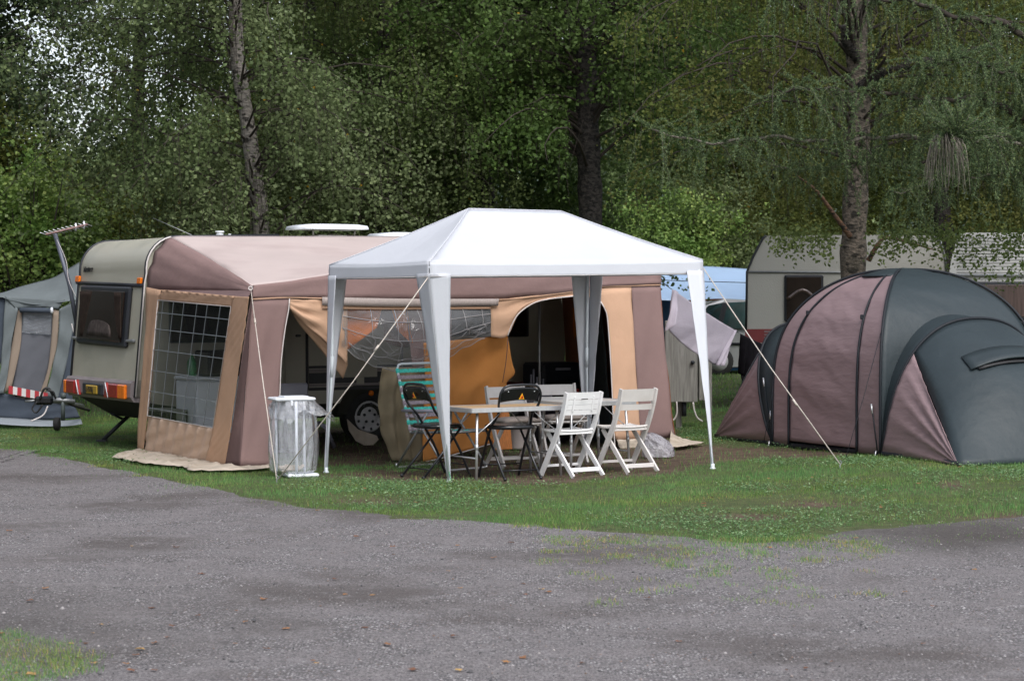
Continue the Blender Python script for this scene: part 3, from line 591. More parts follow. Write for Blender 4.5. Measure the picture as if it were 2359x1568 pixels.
# low hanging spray of birch leaves in front of the right caravan roofs
cs = []
for _ in range(330):
    px = rng.choice([rng.uniform(1780, 1920), rng.uniform(2030, 2358), rng.uniform(2180, 2380), rng.uniform(2000, 2200)]); py = 530+abs(rng.gauss(0, 42))*(1.25 if px > 2250 else .8); p = D(px, py, rng.uniform(25.8, 27))
    n_ = rng.randrange(5, 12); cs.append(np.stack([NR.normal(p.x, .05, n_), NR.normal(p.y, .1, n_), NR.normal(p.z, .07, n_)], -1))
c = np.concatenate(cs); V, Fc = leaf_quads(c, NR.uniform(.035, .06, len(c)), .6); np_mesh('low_spray', V-np.array(b0), Fc, LEAF['birch'], {'tint': NR.uniform(.2, .93, len(c))}, t4)
for x, Y, nm, lb, lf, zl, zh, rc, n_, ls in ((-60, 37, 'maple_tree', 'dark broadleaf tree filling the far left edge of the photo', 'dark', 4.4, 10, 3.3, 80, .085), (330, 40, 'birch_tree', 'thin crowned tree in front of the bright gap of sky', 'birch', 4.6, 10, 2.6, 60, .07),
                       (720, 39, 'birch_tree', 'hazy green tree between the leaning birch and the roof hatches', 'olive', 1.6, 10, 3.2, 110, .075), (1120, 37, 'poplar_tree', 'leafy tree rising behind the left slope of the gazebo roof', 'poplar', 1.8, 10, 3.2, 125, .075),
                       (1560, 50, 'birch_tree', 'grey green birch right of the thick dark trunk', 'birch_grey', 2.6, 11, 3.0, 120, .08), (1800, 50, 'birch_tree', 'olive tinged tree left of the lichened trunk', 'olive', 2.6, 11, 3.0, 120, .08),
                       (2160, 34, 'birch_tree', 'yellowing tree just right of the lichened trunk', 'olive', 2.2, 9, 3.0, 120, .06), (2440, 35, 'birch_tree', 'olive tree at the right edge above the white caravan roof', 'olive', 2.2, 10, 3.2, 110, .065)):
    q = D(x, 700, Y); q.z = 0
    tree(nm, lb, q, [q, q+Vector((.1,0,2.5)), q+Vector((-.1,.1,5)), q+Vector((.15,0,9))], [.17,.14,.11,.04], lf, 'dark', zl, zh, rc, n_, ls, GRP, dense=.9, droop=.8, clip=gapclip if x < 500 else None, twigs=(x in (-60, 330)))
for k_, (x_, y_) in enumerate(((-13.5, 11), (-15, 18.5), (-13.5, 26), (-16, 32))):   # unseen row added to darken the caravan window's reflection and the gazebo's left side
    q = Vector((x_, y_, 0)); tree('maple_tree', 'unseen dark broadleaf tree added beyond the left edge, '+('nearest of the row', 'second nearest of the row', 'third from the road', 'farthest of the row')[k_], q, [q, q+Vector((.1,0,3)), q+Vector((0,.1,8))], [.22,.18,.05], 'dark', 'dark', 1.2, 10.5, 4.2, 80, .22, 'unseen trees added in a row beyond the left edge', dense=.5, twigs=False)
def bush(name, label, c, rad, leaf, n_, ls, cat='bush', group=None):
    base = Vector((c.x, c.y, 0)); root = thing(name, base, label, cat, group); b = MB(); cs = []
    for i in range(n_):
        a = rng.uniform(0, 6.283); el = math.asin(rng.uniform(-.6, 1)); r = rng.uniform(.35, 1)**.5*(1+.25*math.sin(3*a+el*4)+.2*math.sin(7*a+el*9)+.12*math.sin(el*17+a))*(1.25 if rng.random() < .08 else 1)
        p = c+Vector((rad[0]*r*math.cos(a)*math.cos(el), rad[1]*r*math.sin(a)*math.cos(el), rad[2]*r*math.sin(el)))
        k_ = rng.randrange(12, 26); cs.append(np.stack([NR.normal(p.x, .10, k_), NR.normal(p.y, .10, k_), NR.normal(p.z, .09, k_)], -1))
        if i % 9 == 0: b.tube([base+Vector((rng.uniform(-.2, .2), rng.uniform(-.2, .2), .1)), (base+p)/2+Vector((0,0,.3)), p], [.03,.02,.006], 5, cap=False)
    c_ = np.concatenate(cs); V, Fc = leaf_quads(c_, NR.uniform(.7, 1.3, len(c_))*ls, .1); np_mesh('foliage', V-np.array(base), Fc, LEAF[leaf], {'tint': NR.beta(2, 2, len(c_))}, root); b.build('stems', BARK['twig'], root)
    return root
bush('leafy_bush', 'bright yellow green bush behind the television aerial', D(60, 575, 34.5), (1.15, 1, 1.35), 'bright', 900, .07)
bush('leafy_bush', 'olive green bush rising behind the grey blue awning', D(-60, 500, 35.5), (1.3, 1, 1.9), 'olive', 900, .07)
bush('leafy_bush', 'pale green shrub between the aerial and the leaning birch', D(280, 470, 39), (1.5, 1, 1.1), 'birch_grey', 800, .075)
bush('leafy_bush', 'dull green hedge bush behind the far end of the caravan roof', D(420, 545, 37), (1.9, 1, .8), 'olive', 800, .07)
bush('shrub', 'bright green shrub showing behind the right slope of the gazebo roof', D(1530, 572, 47), (1.5, .9, 1.04), 'bright', 1300, .070)
bush('shrub', 'grey green shrub above the pale blue tarpaulin', D(1665, 575, 47.6), (1.05, .8, .85), 'birch_grey', 700, .075)
# far-off wood that reads as one mass
n = 120000; wx = NR.uniform(-20, 20, n)*1.0; wy = NR.uniform(53, 64, n); px = wx/wy*F+CX
top = np.interp(px, [-900, 0, 240, 330, 520, 640, 1480, 1590, 1660, 1740, 4000], [.078,.066,.063,.066,.080,.175,.175,.150,.125,.175,.175])*wy+EYE+.5*vnoise(wx*1.2, wy, 71, 4)
wz = NR.uniform(0, 1, n)**.8*top; V, Fc = leaf_quads(np.stack([wx, wy, wz], -1)+.25*np.stack([vnoise(wx*5, wz*5, 72), vnoise(wz*5, wy*5, 73), vnoise(wx*4, wz*6, 74)], -1), NR.uniform(.14, .30, n), .2)
tag(np_mesh('distant_wood', V, Fc, tint_mat('distant wood leaves', [(0, (.15,.20,.09)), (.6, (.26,.33,.15)), (1, (.38,.44,.2))], .6, .35, .4, big=(.6,.7,.7), bs=.35), {'tint': NR.uniform(0, 1, n)}), 'dim mass of woodland far behind the caravans', 'wood', kind='stuff')
# larch: trunk outside the frame on the right, long drooping boughs reaching in
lb = Vector((7.7, 25.6, .1)); lr = thing('larch_tree', lb, 'larch with long drooping lichened boughs hanging over the dome tent', 'tree')
trunk_mesh('trunk', [lb, lb+Vector((0,0,4)), lb+Vector((.1,0,9))], [.24,.19,.08], BARK['dark'], lr)
boughs = [([lb+Vector((0,0,3.1)), D(2500,345,25.6), D(2300,318,25.4), D(2100,322,25.3), D(1970,322,25.3), D(1800,322,25.2), D(1620,322,25.1), D(1500,308,25)], .045, 1.0, 'twig_pale'),
          ([lb+Vector((0,0,3.5)), D(2450,290,25.3), D(2300,245,25), D(2150,225,24.8), D(2000,215,24.8), D(1880,200,24.9), D(1760,235,25)], .05, 1.0, 'twig'),
          ([lb+Vector((0,0,3.3)), D(2400,330,24.6), D(2280,320,23.9), D(2200,312,23.3), D(2178,310,23.0)], .035, .9, 'twig_pale'),
          ([lb+Vector((0,0,4.4)), D(2450,120,25.6), D(2300,60,25.4), D(2150,20,25.3), D(1980,-10,25.3), D(1850,-30,25.3), D(1780,-20,25.3)], .05, 1.3, 'twig'),
          ([lb+Vector((0,0,3.9)), D(2420,210,25), D(2330,170,24.7), D(2220,140,24.5), D(2120,150,24.5)], .035, 1.1, 'twig'),
          ([lb+Vector((0,0,2.9)), D(2480,420,25.3), D(2380,405,25), D(2270,400,24.8), D(2140,420,24.7), D(2050,445,24.7)], .03, .8, 'twig_pale'),
          ([lb+Vector((0,0,3.1)), D(2450,380,26), D(2250,365,26), D(2000,375,26), D(1800,395,26)], .03, .7, 'twig')]
nc_, nd_ = [], []; pale, dark_ = MB(), MB()
def needles(p, d, n_=5, s=.026):
    nc_.append(np.tile(np.array(p), (n_, 1))); v = NR.normal(0, 1, (n_, 3))*.8+np.array(d)*.6; v /= np.linalg.norm(v, axis=1)[:, None]; nd_.append(v*s*NR.uniform(.7, 1.2, (n_, 1)))
for bi, (path, r, hang, mk) in enumerate(boughs):
    P = [p+Vector((0, .05*math.sin(i*.31+bi), .035*math.sin(i*.45+bi)+.018*math.sin(i*1.3))) for i, p in enumerate(crv(path, 60))]; b = MB(); b.tube(P, [r*(1-.85*i/59)*(1+.15*math.sin(i*2.3))+.003 for i in range(60)], 7); b.build('bough', BARK[mk], lr)
    for i in range(3, 60):
        for s in range(5 if bi != 2 else 4):
            o = P[i]; dx = rng.gauss(0, .22); dy = rng.gauss(0, .3); Lh = hang*rng.uniform(.2, .95)*(.5+.5*math.sin(i*.4+bi)**2); up = rng.random() < .28
            if up: q = [o, o+Vector((dx*.8, dy*.6, .10)), o+Vector((dx*1.6, dy, rng.uniform(.05, .28)))]
            else: q = [o, o+Vector((dx*.5, dy*.5, .03-.1*Lh)), o+Vector((dx, dy, -.55*Lh)), o+Vector((dx*1.1+rng.gauss(0, .04), dy*1.1, -Lh))]
            Q = crv(q, 8); (pale if rng.random() < .10 else dark_).tube(Q, [.0032-.0003*j for j in range(8)], 3, cap=False)
            bare = rng.random() < (.22 if mk == 'twig_pale' else .06) and not up
            if not bare:
                for j in range(7):
                    for e in range(4): needles(Q[j].lerp(Q[j+1], e/4), (Q[j+1]-Q[j]).normalized(), 5, .03)
# the brush of grey twigs with green upturned shoots at the end of the third bough
e0 = D(2175, 312, 23.0)
pale.build('pale_twigs', BARK['twig_pale'], lr); pale = MB()
for i in range(60):
    a = rng.uniform(-1, 1); q = [e0+Vector((a*.12, rng.uniform(-.1, .2), rng.uniform(-.03, .03))), e0+Vector((a*.2, rng.uniform(-.2, .1), -.12)), e0+Vector((a*.27, rng.uniform(-.2, .1), -rng.uniform(.3, .62)))]
    pale.tube(crv(q, 6), [.005,.004,.004,.003,.003,.002], 3, cap=False)
for i in range(46):
    a = rng.uniform(-.9, 1.6); L_ = rng.uniform(.3, .62); q = [e0+Vector((.1, 0, .0)), e0+Vector((.1+math.sin(a)*L_*.5, rng.uniform(-.2, .2), L_*.3*math.cos(a)+.02)), e0+Vector((.1+math.sin(a)*L_, rng.uniform(-.3, .3), L_*.75*max(.05, math.cos(a))))]
    Q = crv(q, 8); pale.tube(Q, [.004]*8, 3, cap=False)
    for j in range(7):
        for e in range(5): needles(Q[j].lerp(Q[j+1], e/5), (Q[j+1]-Q[j]).normalized(), 6, .032)
pale.build('twig_tuft', BARK['twig_pale'], lr); dark_.build('twigs', BARK['twig'], lr)
c = np.concatenate(nc_); d = np.concatenate(nd_); r = np.cross(d, NR.normal(0, 1, d.shape)); r /= np.linalg.norm(r, axis=1)[:, None]; V = np.stack([c-r*.0036, c+r*.0036, c+d+r*.002, c+d-r*.002], 1).reshape(-1, 3)
np_mesh('needles', V-np.array(lb), np.arange(len(V)).reshape(-1, 4), LEAF['larch'], {'tint': NR.uniform(0, 1, len(c))}, lr)
# ================================================================== CARAVAN AND AWNING
A = Vector((-2.576, 21.492, 0)); AA = .5292
UD = Vector((math.cos(AA), math.sin(AA), 0)); VD = Vector((-math.sin(AA), math.cos(AA), 0)); ZD = Vector((0, 0, 1))
def W(u, v, z): return A+UD*u+VD*v+ZD*z
def FW(px, py, v=0.0): return hit(px, py, A+VD*v, VD)                 # point on a plane parallel to the awning front
SN = (UD+ZD*.0833).normalized(); 
def SW(px, py, u=0.0): return hit(px, py, A+UD*(u-.15), SN)           # point on the awning's leaning side wall
def FWL(pts, v=0.0): return [FW(x, y, v) for x, y in pts]
def SWL(pts, u=0.0): return [SW(x, y, u) for x, y in pts]
DEP = 2.909; CW = 2.15; RZ = 2.37
cv = thing('caravan', W(1.2, DEP+1, 0), 'cream touring caravan with the pink awning fixed along its side', 'caravan')
# body: side profile pushed across the width
prof = [(-.135, .60), (-.02, 1.86), (.0, 1.96)]
for i in range(9): t = i/8*math.pi/2; prof.append((.36-.36*math.cos(t), RZ-.36+.36*math.sin(t)) if i else (.0, RZ-.36))
prof += [(4.2, RZ+.02), (4.9, RZ-.06), (5.35, RZ-.5), (5.5, 1.5), (5.4, .62), (5.2, .45), (.5, .45), (.1, .52)]
prof = [(u, z+.035*max(0, min(1, u/3))) for u, z in prof]
b = MB(); nseg = 14; P = []
for k in range(nseg+1): P.append([W(u, DEP+.0+CW*k/nseg, z) for u, z in prof])
b.grid([r+[r[0]] for r in P])
b.add(P[0], [tuple(range(len(prof)))[::-1]]); b.add(P[-1], [tuple(range(len(prof)))])
body = b.build('body', M['cream'], cv)
body.data.set_sharp_from_angle(angle=R(35))
# black edge trim round both ends of the rear face, following the profile
for v in (DEP-.012, DEP+CW+.004):
    b = MB(); b.tube([W(u-.006, v, z) for u, z in prof[:12]]+[W(1.6, v, RZ+.03)], .017, 6); b.build('edge_trim', M['black_trim'], cv)
b = MB(); b.tube([W(u-.004, DEP-.035, z+.004) for u, z in prof[:11]], .009, 6); b.build('awning_rail', M['piping'], cv)
def rear(px, py, out=.0):                  # point on the rear wall below the rounded top
    n_ = (UD-ZD*(-.115/1.26)*-1).normalized(); n_ = Vector((UD.x, UD.y, -.0913)).normalized()
    return hit(px, py, W(-.135, 0, .60), n_)-n_*out
def rbox(x0, y0, x1, y1, name, mt, th=.03, out=.0, parent=cv, bev=.02, skew=0):
    a, b_, c, d = rear(x0, y0), rear(x1, y0+skew), rear(x1, y1+skew), rear(x0, y1); n_ = Vector((UD.x, UD.y, -.0913)).normalized()
    m_ = MB(); ct = (a+b_+c+d)/4; hx_ = (b_-a+c-d)/2; hz_ = (a-d+b_-c)/2
    X = hx_.normalized(); Z = n_.cross(X).normalized(); Z = Z if Z.z > 0 else -Z
    RM = Matrix((X, n_, Z)).transposed(); m_.box(ct-n_*(out+th/2), (hx_.length, th, hz_.length), RM, bev=bev); return m_.build(name, mt, parent)
b = MB(); b.tube([rear(178, 651, .012), rear(331, 658, .012)], .022, 6, flat=.5); b.build('cross_trim', M['black_trim'], cv)
wf = rbox(189, 657, 302, 791, 'rear_window', M['black_trim'], .05, skew=8, bev=.03)
rbox(194, 668, 294, 779, 'pane', M['dark_glass'], .02, .05, parent=wf, skew=8, bev=.012)
# tied back curtains and a pale cushion seen dimly behind the pane
cmt = mat('curtain seen through smoked pane', (.036,.025,.020), .8, spec=.1, var=.4, vscale=14)
for Lp_, Rp_ in (([(197,672),(197,720),(197,775)], [(226,672),(212,735),(203,775)]), ([(276,675),(279,735),(286,780)], [(292,676),(292,730),(292,781)])):
    b = MB(); b.grid(loft([rear(x, y, .071) for x, y in Lp_], [rear(x, y, .071) for x, y in Rp_], 12, 14, lambda s, t: .003*math.sin(30*t), -UD)); b.build('curtain', cmt, wf, solid=.004)
b = MB(); b.grid(loft([rear(x, y, .072) for x, y in ((212, 772), (222, 742), (240, 738))], [rear(x, y, .072) for x, y in ((268, 778), (266, 752), (252, 741))], 8, 10)); b.build('cushion', mat('cushion seen through smoked pane', (.085,.07,.065), .8, spec=.1, var=.5, vscale=16), wf, solid=.004)
for x, y in ((183, 644), (325, 648)): rbox(x-5, y-8, x+4, y+6, 'marker_light', M['amber'], .03, bev=.008)
for x0, x1, y in ((172, 181, 779), (291, 313, 786)): rbox(x0, y-4, x1, y+3, 'grab_handle', M['galv'], .04, bev=.01)
def text_mesh(name, s, size, mt, parent, loc, Xd, Zd, shear=0, bold=.0, sx=1.0):
    cu = bpy.data.curves.new(name, 'FONT'); cu.body = s; cu.size = size; cu.extrude = .0015; cu.shear = shear; cu.offset = bold; o = bpy.data.objects.new('t', cu); COL.objects.link(o)
    dg = bpy.context.evaluated_depsgraph_get(); me = bpy.data.meshes.new_from_object(o.evaluated_get(dg)); bpy.data.objects.remove(o)
    Yn = Xd.cross(Zd); off = Vector((0,0,0)); q = parent
    while q is not None: off += q.location; q = q.parent
    for v in me.vertices: v.co = loc+Xd*v.co.x*sx+Zd*v.co.y-Yn*(-v.co.z)-off
    ob = bpy.data.objects.new(name, me); COL.objects.link(ob); me.materials.clear(); me.materials.append(mt); ob.parent = parent; return ob
text_mesh('lettering', 'bürstner', .088, M['ink'], cv, rear(193, 626, .005), -VD, ZD, .25, .004, 1.06)
# rear bumper moulding with lamps and plate
b = MB(); n_ = Vector((UD.x, UD.y, -.09)).normalized()
pr = [(.02, .80), (-.16, .775), (-.185, .75), (-.19, .60), (-.15, .545), (.06, .53)]
b.grid([[W(u, v, z) for u, z in pr] for v in [DEP+.0, DEP+.1, DEP+1, DEP+CW-.03, DEP+CW+.02]]); b.sm = [False]*len(b.f)
b.add([W(u, DEP, z) for u, z in pr], [tuple(range(6))]); b.add([W(u, DEP+CW+.02, z) for u, z in pr], [tuple(range(6))[::-1]])
bp = b.build('bumper', M['bumper'], cv)
RMb = Matrix((-VD, UD, ZD)).transposed()
def lamp(v0, v1, name, mt, z0=.575, z1=.735, u=-.205, parent=bp, th=.04, bev=.012):
    m_ = MB(); m_.box(W(u, (v0+v1)/2, (z0+z1)/2), (abs(v1-v0), th, z1-z0), RMb, bev=bev); return m_.build(name, mt, parent)
lamp(DEP+.10, DEP+.33, 'indicator_lamp', M['amber']); lamp(DEP+.33, DEP+.62, 'tail_lamp', M['red_lens'])
lamp(DEP+CW-.08, DEP+CW+.01, 'indicator_lamp', M['amber']); lamp(DEP+CW-.37, DEP+CW-.08, 'tail_lamp', M['red_lens'])
for v in (DEP+.70, DEP+CW-.45):
    b = MB(); t = [W(-.215, v+.09, .575), W(-.215, v-.07, .575), W(-.215, v+.02, .745)]; b.prism(t, UD*.03); b.build('reflector_triangle', M['red_lens'], bp)
    b = MB(); b.tube([W(-.222, v-.07, .575), W(-.222, v+.02, .745)], .006, 5); b.build('reflector_edge', M['white_clean'], bp)
lamp(DEP+.87, DEP+1.52, 'plate_recess', M['black_trim'], .585, .72, -.192); pl = lamp(DEP+1.0, DEP+1.38, 'number_plate', M['plate'], .595, .70, -.202)
text_mesh('plate_lettering', 'U·75T6J', .088, M['ink'], bp, W(-.226, DEP+1.37, .618), -VD, ZD, 0, .001, .86)
# underbody slope, corner steadies, chassis
b = MB(); pu = [(-.10, .56), (.35, .30), (4.9, .30), (5.3, .46)]
b.grid([[W(u, v, z) for u, z in pu+[(5.3, .50), (-.1, .60), (-.10, .56)]] for v in (DEP+.06, DEP+CW-.06)]); b.sm = [False]*len(b.f)
b.add([W(u, DEP+.06, z) for u, z in pu], [(0,1,2,3)]); b.add([W(u, DEP+CW-.06, z) for u, z in pu], [(3,2,1,0)]); b.build('underbody', M['underbody'], cv)
for v in (DEP+.45, DEP+CW-.35):
    for s in (-1, 1):
        b = MB(); b.tube([W(.55, v, .38), W(.12, v-.03+s*.0, .02)] if s < 0 else [W(.22, v-.02, .34), W(.40, v, .25)], .024 if s < 0 else .016, 6); b.box(W(.12, v, .015), (.12,.12,.02)) if s < 0 else None; b.build('corner_steady', M['black_trim'], cv)
# near side details seen through the awning opening
FM = Matrix((UD, VD, ZD)).transposed()
def cbox(u0, u1, z0, z1, name, mt, th=.02, v=DEP, parent=cv, bev=.01):
    m_ = MB(); m_.box(W((u0+u1)/2, v-th/2, (z0+z1)/2), (u1-u0, th, z1-z0), FM, bev=bev); return m_.build(name, mt, parent)
def CUZ(px, py, v=DEP):
    q = FW(px, py, v)-A; return q.dot(UD), q.z
def cpx(x0, y0, x1, y1, name, mt, th=.02, parent=cv, bev=.01, v=DEP):
    u0, z0 = CUZ(x0, y1, v); u1, z1 = CUZ(x1, y0, v); return cbox(u0, u1, z0, z1, name, mt, th, v, parent, bev)
dr = cpx(655, 700, 702, 925, 'door', M['cream'], .022); 
u0, z0 = CUZ(706, 930); u1, z1 = CUZ(707, 690); cbox(u0-.015, u0+.02, .62, 1.95, 'door_gap', M['black_trim'], .026)
cpx(678, 770, 690, 776, 'door_handle', M['black_plastic'], .05, dr); cpx(712, 765, 722, 774, 'door_catch', M['black_plastic'], .05)
for x0, y0, x1, y1, nm in ((388, 682, 548, 790, 'side_window'), (1160, 690, 1216, 776, 'side_window')):
    f_ = cpx(x0, y0, x1, y1, nm, M['black_trim'], .03, bev=.03); cpx(x0+4, y0+4, x1-4, y1-4, 'pane', M['dark_glass'], .02, f_, .02, DEP-.03)
u1 = 4.6; uw = CUZ(706, 900)[0]+.03
for z0, z1, mt in ((.875, .905, 'black_trim'), (.83, .868, 'bumper'), (.70, .825, 'black_trim'), (.665, .695, 'bumper'), (.62, .655, 'black_trim')): cbox(uw, u1, z0+.03*0, z1, 'side_stripe', M[mt], .008, DEP, cv, 0)
m_ = MB(); q = CUZ(853, 905); m_.lathe(W(q[0], DEP-.01, q[1]), [(.03,-.02), (.032,0), (.02,.02)], 14, 'y', FM); m_.build('side_reflector', M['amber'], cv)
cpx(820, 868, 838, 885, 'service_hatch', M['cream'], .012); cpx(770, 800, 868, 870, 'fridge_grille', M['cream'], .012)
# wheel with grey hub cap, arch and cover flap
uc, zc = CUZ(851, 975, DEP-.02); zc = .30
wh = thing('wheel', W(uc, DEP+.1, zc), None, None); wh.parent = cv; wh.location = W(uc, DEP+.1, zc)-cv.location
def ringobj(prof_, name, mt, y=0, n=32, par=wh):
    m_ = MB(); m_.lathe(W(uc, DEP+.09+y, zc), prof_, n, 'y', FM); return m_.build(name, mt, par)
def place(o): return o
ringobj([(.18,.10), (.27,.11), (.30,.08), (.30,-.08), (.28,-.10), (.19,-.10), (.18,-.08)], 'tyre', M['tyre'])
hc = ringobj([(.185,.05), (.185,-.095), (.165,-.105), (.15,-.085), (.10,-.10), (.03,-.115)], 'rim', M['hubcap'])
m_ = MB()
for i in range(9):
    a = i*6.283/9; m_.box(W(uc+.148*math.cos(a), DEP-.012, zc+.148*math.sin(a)), (.035,.012,.03), FM@Matrix.Rotation(-a, 3, 'Y'), bev=.008)
for i in range(5):
    a = i*6.283/5+.3; m_.lathe(W(uc+.07*math.cos(a), DEP-.022, zc+.07*math.sin(a)), [(.017,-.006), (.017,.006)], 10, 'y', FM)
m_.build('rim_holes', M['black_trim'], wh)
m_ = MB(); arch = [(uc+.40*math.cos(t), zc+.02+.40*math.sin(t)) for t in np.linspace(.05, math.pi-.05, 18)]
m_.grid([[W(u, v, z) for u, z in arch] for v in (DEP-.006, DEP+.3)]); m_.add([W(uc, DEP-.006, zc)]+[W(u, DEP-.006, z) for u, z in arch], [(0, i, i+1) for i in range(1, 18)]); m_.build('wheel_arch', M['underbody'], cv)
m_ = MB(); m_.prism([FW(800, 965, DEP-.30), FW(824, 988, DEP-.30), FW(868, 1003, DEP-.30), FW(872, 1012, DEP-.30), FW(852, 1032, DEP-.30), FW(820, 1015, DEP-.30), FW(804, 990, DEP-.30)], VD*.02)
tag(m_.build('cardboard_piece', M['mud']), 'dirty beige board leaning in front of the caravan wheel', 'board')
m_ = MB(); m_.tube(crv([G(720, 985), FW(735, 975, 2.3), FW(758, 992, 2.3), G(770, 1030)], 14), .03, 7, flat=.35)
tag(m_.build('folded_sunlounger', M['lilac_plastic']), 'dim grey curved plastic bar on the floor inside the dark awning', 'plastic bar')
# roof fittings
def roofpt(px, py, v): return FW(px, py, v)
rh = MB()
for x0, x1, y0, y1, nm, lb in ((680, 825, 518, 541, 'roof_hatch', 1), (868, 962, 538, 549, 'roof_hatch', 0)):
    v = DEP+.75; a, c = roofpt(x0, y0, v)-A, roofpt(x1, y1, v)-A; ua, ub = a.dot(UD), c.dot(UD); zt = a.z if lb else RZ+.10; zb = RZ+.03
    m_ = MB(); wd = .28
    def ring(k, z, w_=1): return [W((ua+ub)/2+(ub-ua)/2*k*sx, v+wd*k*sy, z) for sx, sy in ((-1,-1), (-.5,-1.06), (0,-1.08), (.5,-1.06), (1,-1), (1,1), (0,1.05), (-1,1))]
    if lb: rows_ = [ring(1, zt-.055), ring(1.0, zt-.035), ring(.97, zt-.012), ring(.75, zt+.006), ring(.3, zt+.014)]
    else: rows_ = [ring(1, zb), ring(1, zt-.03), ring(.9, zt-.005), ring(.3, zt+.01)]
    m_.grid(rows_, close=True); m_.add(rows_[-1], [tuple(range(8))]); m_.add(rows_[0], [tuple(range(8))[::-1]])
    lid = m_.build(nm, M['white_clean'], cv)
    if lb:
        m_ = MB(); m_.box(W((ua+ub)/2, v, RZ+.035), (.42*2*(ub-ua)/2*1.1, .34, .05), FM, bev=.01); m_.build('hatch_base', M['old_plastic'], lid)
        m_ = MB()
        for f_ in (-.32, .32): m_.tube([W((ua+ub)/2+f_*(ub-ua), v-.18, RZ+.03), W((ua+ub)/2+f_*(ub-ua)*1.05, v-.2, zt-.04)], .012, 6)
        m_.build('hatch_stay', M['old_wood'], lid)
m_ = MB(); q = roofpt(506, 543, DEP+1.1); m_.lathe(q, [(.045,-.03), (.045,.02), (.03,.022), (.03,.035), (.055,.04), (.05,.055)], 14); m_.build('roof_vent', M['white_clean'], cv)
m_ = MB(); q = roofpt(529, 543, DEP+1.1); m_.lathe(q, [(.018,-.03), (.02,.0), (.018,.02)], 10); m_.build('roof_cap', M['white_clean'], cv)
m_ = MB(); m_.tube([D(442, 542, 25.5), D(395, 521, 25.6), D(352, 502, 25.7)], [.006,.004,.002], 5); m_.build('whip_aerial', M['galv'], cv)
# television aerial on its mast
an = thing('television_aerial', G(172, 990, 0), 'red and silver television aerial on a tilted grey mast left of the cream caravan', 'aerial'); Ya = W(-.05, DEP+CW+.12, 1.2).y
m_ = MB(); m_.tube([D(176, 745, Ya), D(160, 655, Ya), D(126, 536, Ya)], .026, 8); m_.build('mast', mat('dark grey mast', (.10,.11,.14), .5, metal=.3), an)
m_ = MB(); a, c = D(105, 540, Ya-.25), D(201, 517, Ya+.2); m_.tube([a, c], .014, 5)
m_.build('boom', mat('red boom', (.25,.15,.14), .5, var=.4, vscale=20), an)
m_ = MB()
for k in range(11):
    t = k/10; p = a.lerp(c, t); h_ = .06-.03*t; m_.tube([p+Vector((-.05,-h_*1.4,.02)), p+Vector((.05,h_*1.4,-.02))], .005, 4)
for t in (.72, .92): p = a.lerp(c, t); m_.tube([p+Vector((0,0,-.05)), p+Vector((0,0,.05))], .012, 5)
m_.build('elements', M['alu'], an)
m_ = MB(); m_.tube(crv([D(128, 545, Ya-.02), D(152, 600, Ya-.02), D(158, 645, Ya-.05), D(178, 690, Ya-.05)], 16), .004, 5); m_.tube([D(165, 745, Ya), D(176, 790, Ya)], .008, 5); m_.build('aerial_cable', M['piping'], an)

# ---------------------------------------------------------------- awning
aw = thing('awning', W(2.4, 0, 0), 'faded pink and orange canvas awning with a sagging clear window hooked across its front', 'awning')
# roof: lofted from the front eave to the caravan rail
def fz(u): return float(np.interp(u, [0, .5, 1.0, 1.8, 3, 4.3, 4.91], [1.815, 1.865, 1.945, 2.0, 2.0, 1.965, 1.93]))
fr, rr_ = [], []
for i in range(60):
    s = i/59
    if s < .2: k = s/.2*math.pi/2; rr_.append(W(.37-.37*math.cos(k), DEP-.035, RZ-.59+.60*math.sin(k))); fr.append(W(.0+.02*s, 0, 1.765+.05*s/.2))
    else: u = (s-.2)/.8*4.91; rr_.append(W(.37+(5.42-.37)*(s-.2)/.8, DEP-.035, RZ+.012+.03*min(1, u/3))); fr.append(W(u, 0, fz(u)))
rows = []; nzr = wob(5)
for i in range(60):
    row = []
    for j in range(26):
        t = j/25; p = rr_[i].lerp(fr[i], t); sag = .05*math.sin(math.pi*t)*math.sin(math.pi*min(1, max(0, (i-12)/47)))
        if i < 14: sag += .0
        p = p-ZD*sag+ZD*.006*nzr(i/60*3, t*3); 
        if i < 12: p = p+UD*.035*math.sin(math.pi*t)+UD*.018*math.sin(i*1.9+t*9)*(1-t)**2*math.sin(i/12*math.pi)+ZD*.008*math.sin(i*2.6)*t*t
        row.append(p)
    rows.append(row)
b = MB(); b.grid(rows[10:]); b.build('roof', M['roof_fabric'], aw, solid=.004)
b = MB(); b.grid(rows[:11]); b.build('gable', M['mauve'], aw, solid=.004)
# brown band under the gable down to the side wall seam
b = MB(); b.grid(loft(SWL([(337,600),(345,632),(338,661)]) [:0]+[rows[0][0], rows[0][8], rows[0][16], rows[0][25]], SWL([(336,661),(400,672),(480,680),(572,684)]), 24, 7, lambda s, t: .02*wob(9)(s*3, t*2)*math.sin(math.pi*t), SN)); b.build('gable_band', M['mauve_dark'], aw, solid=.004)
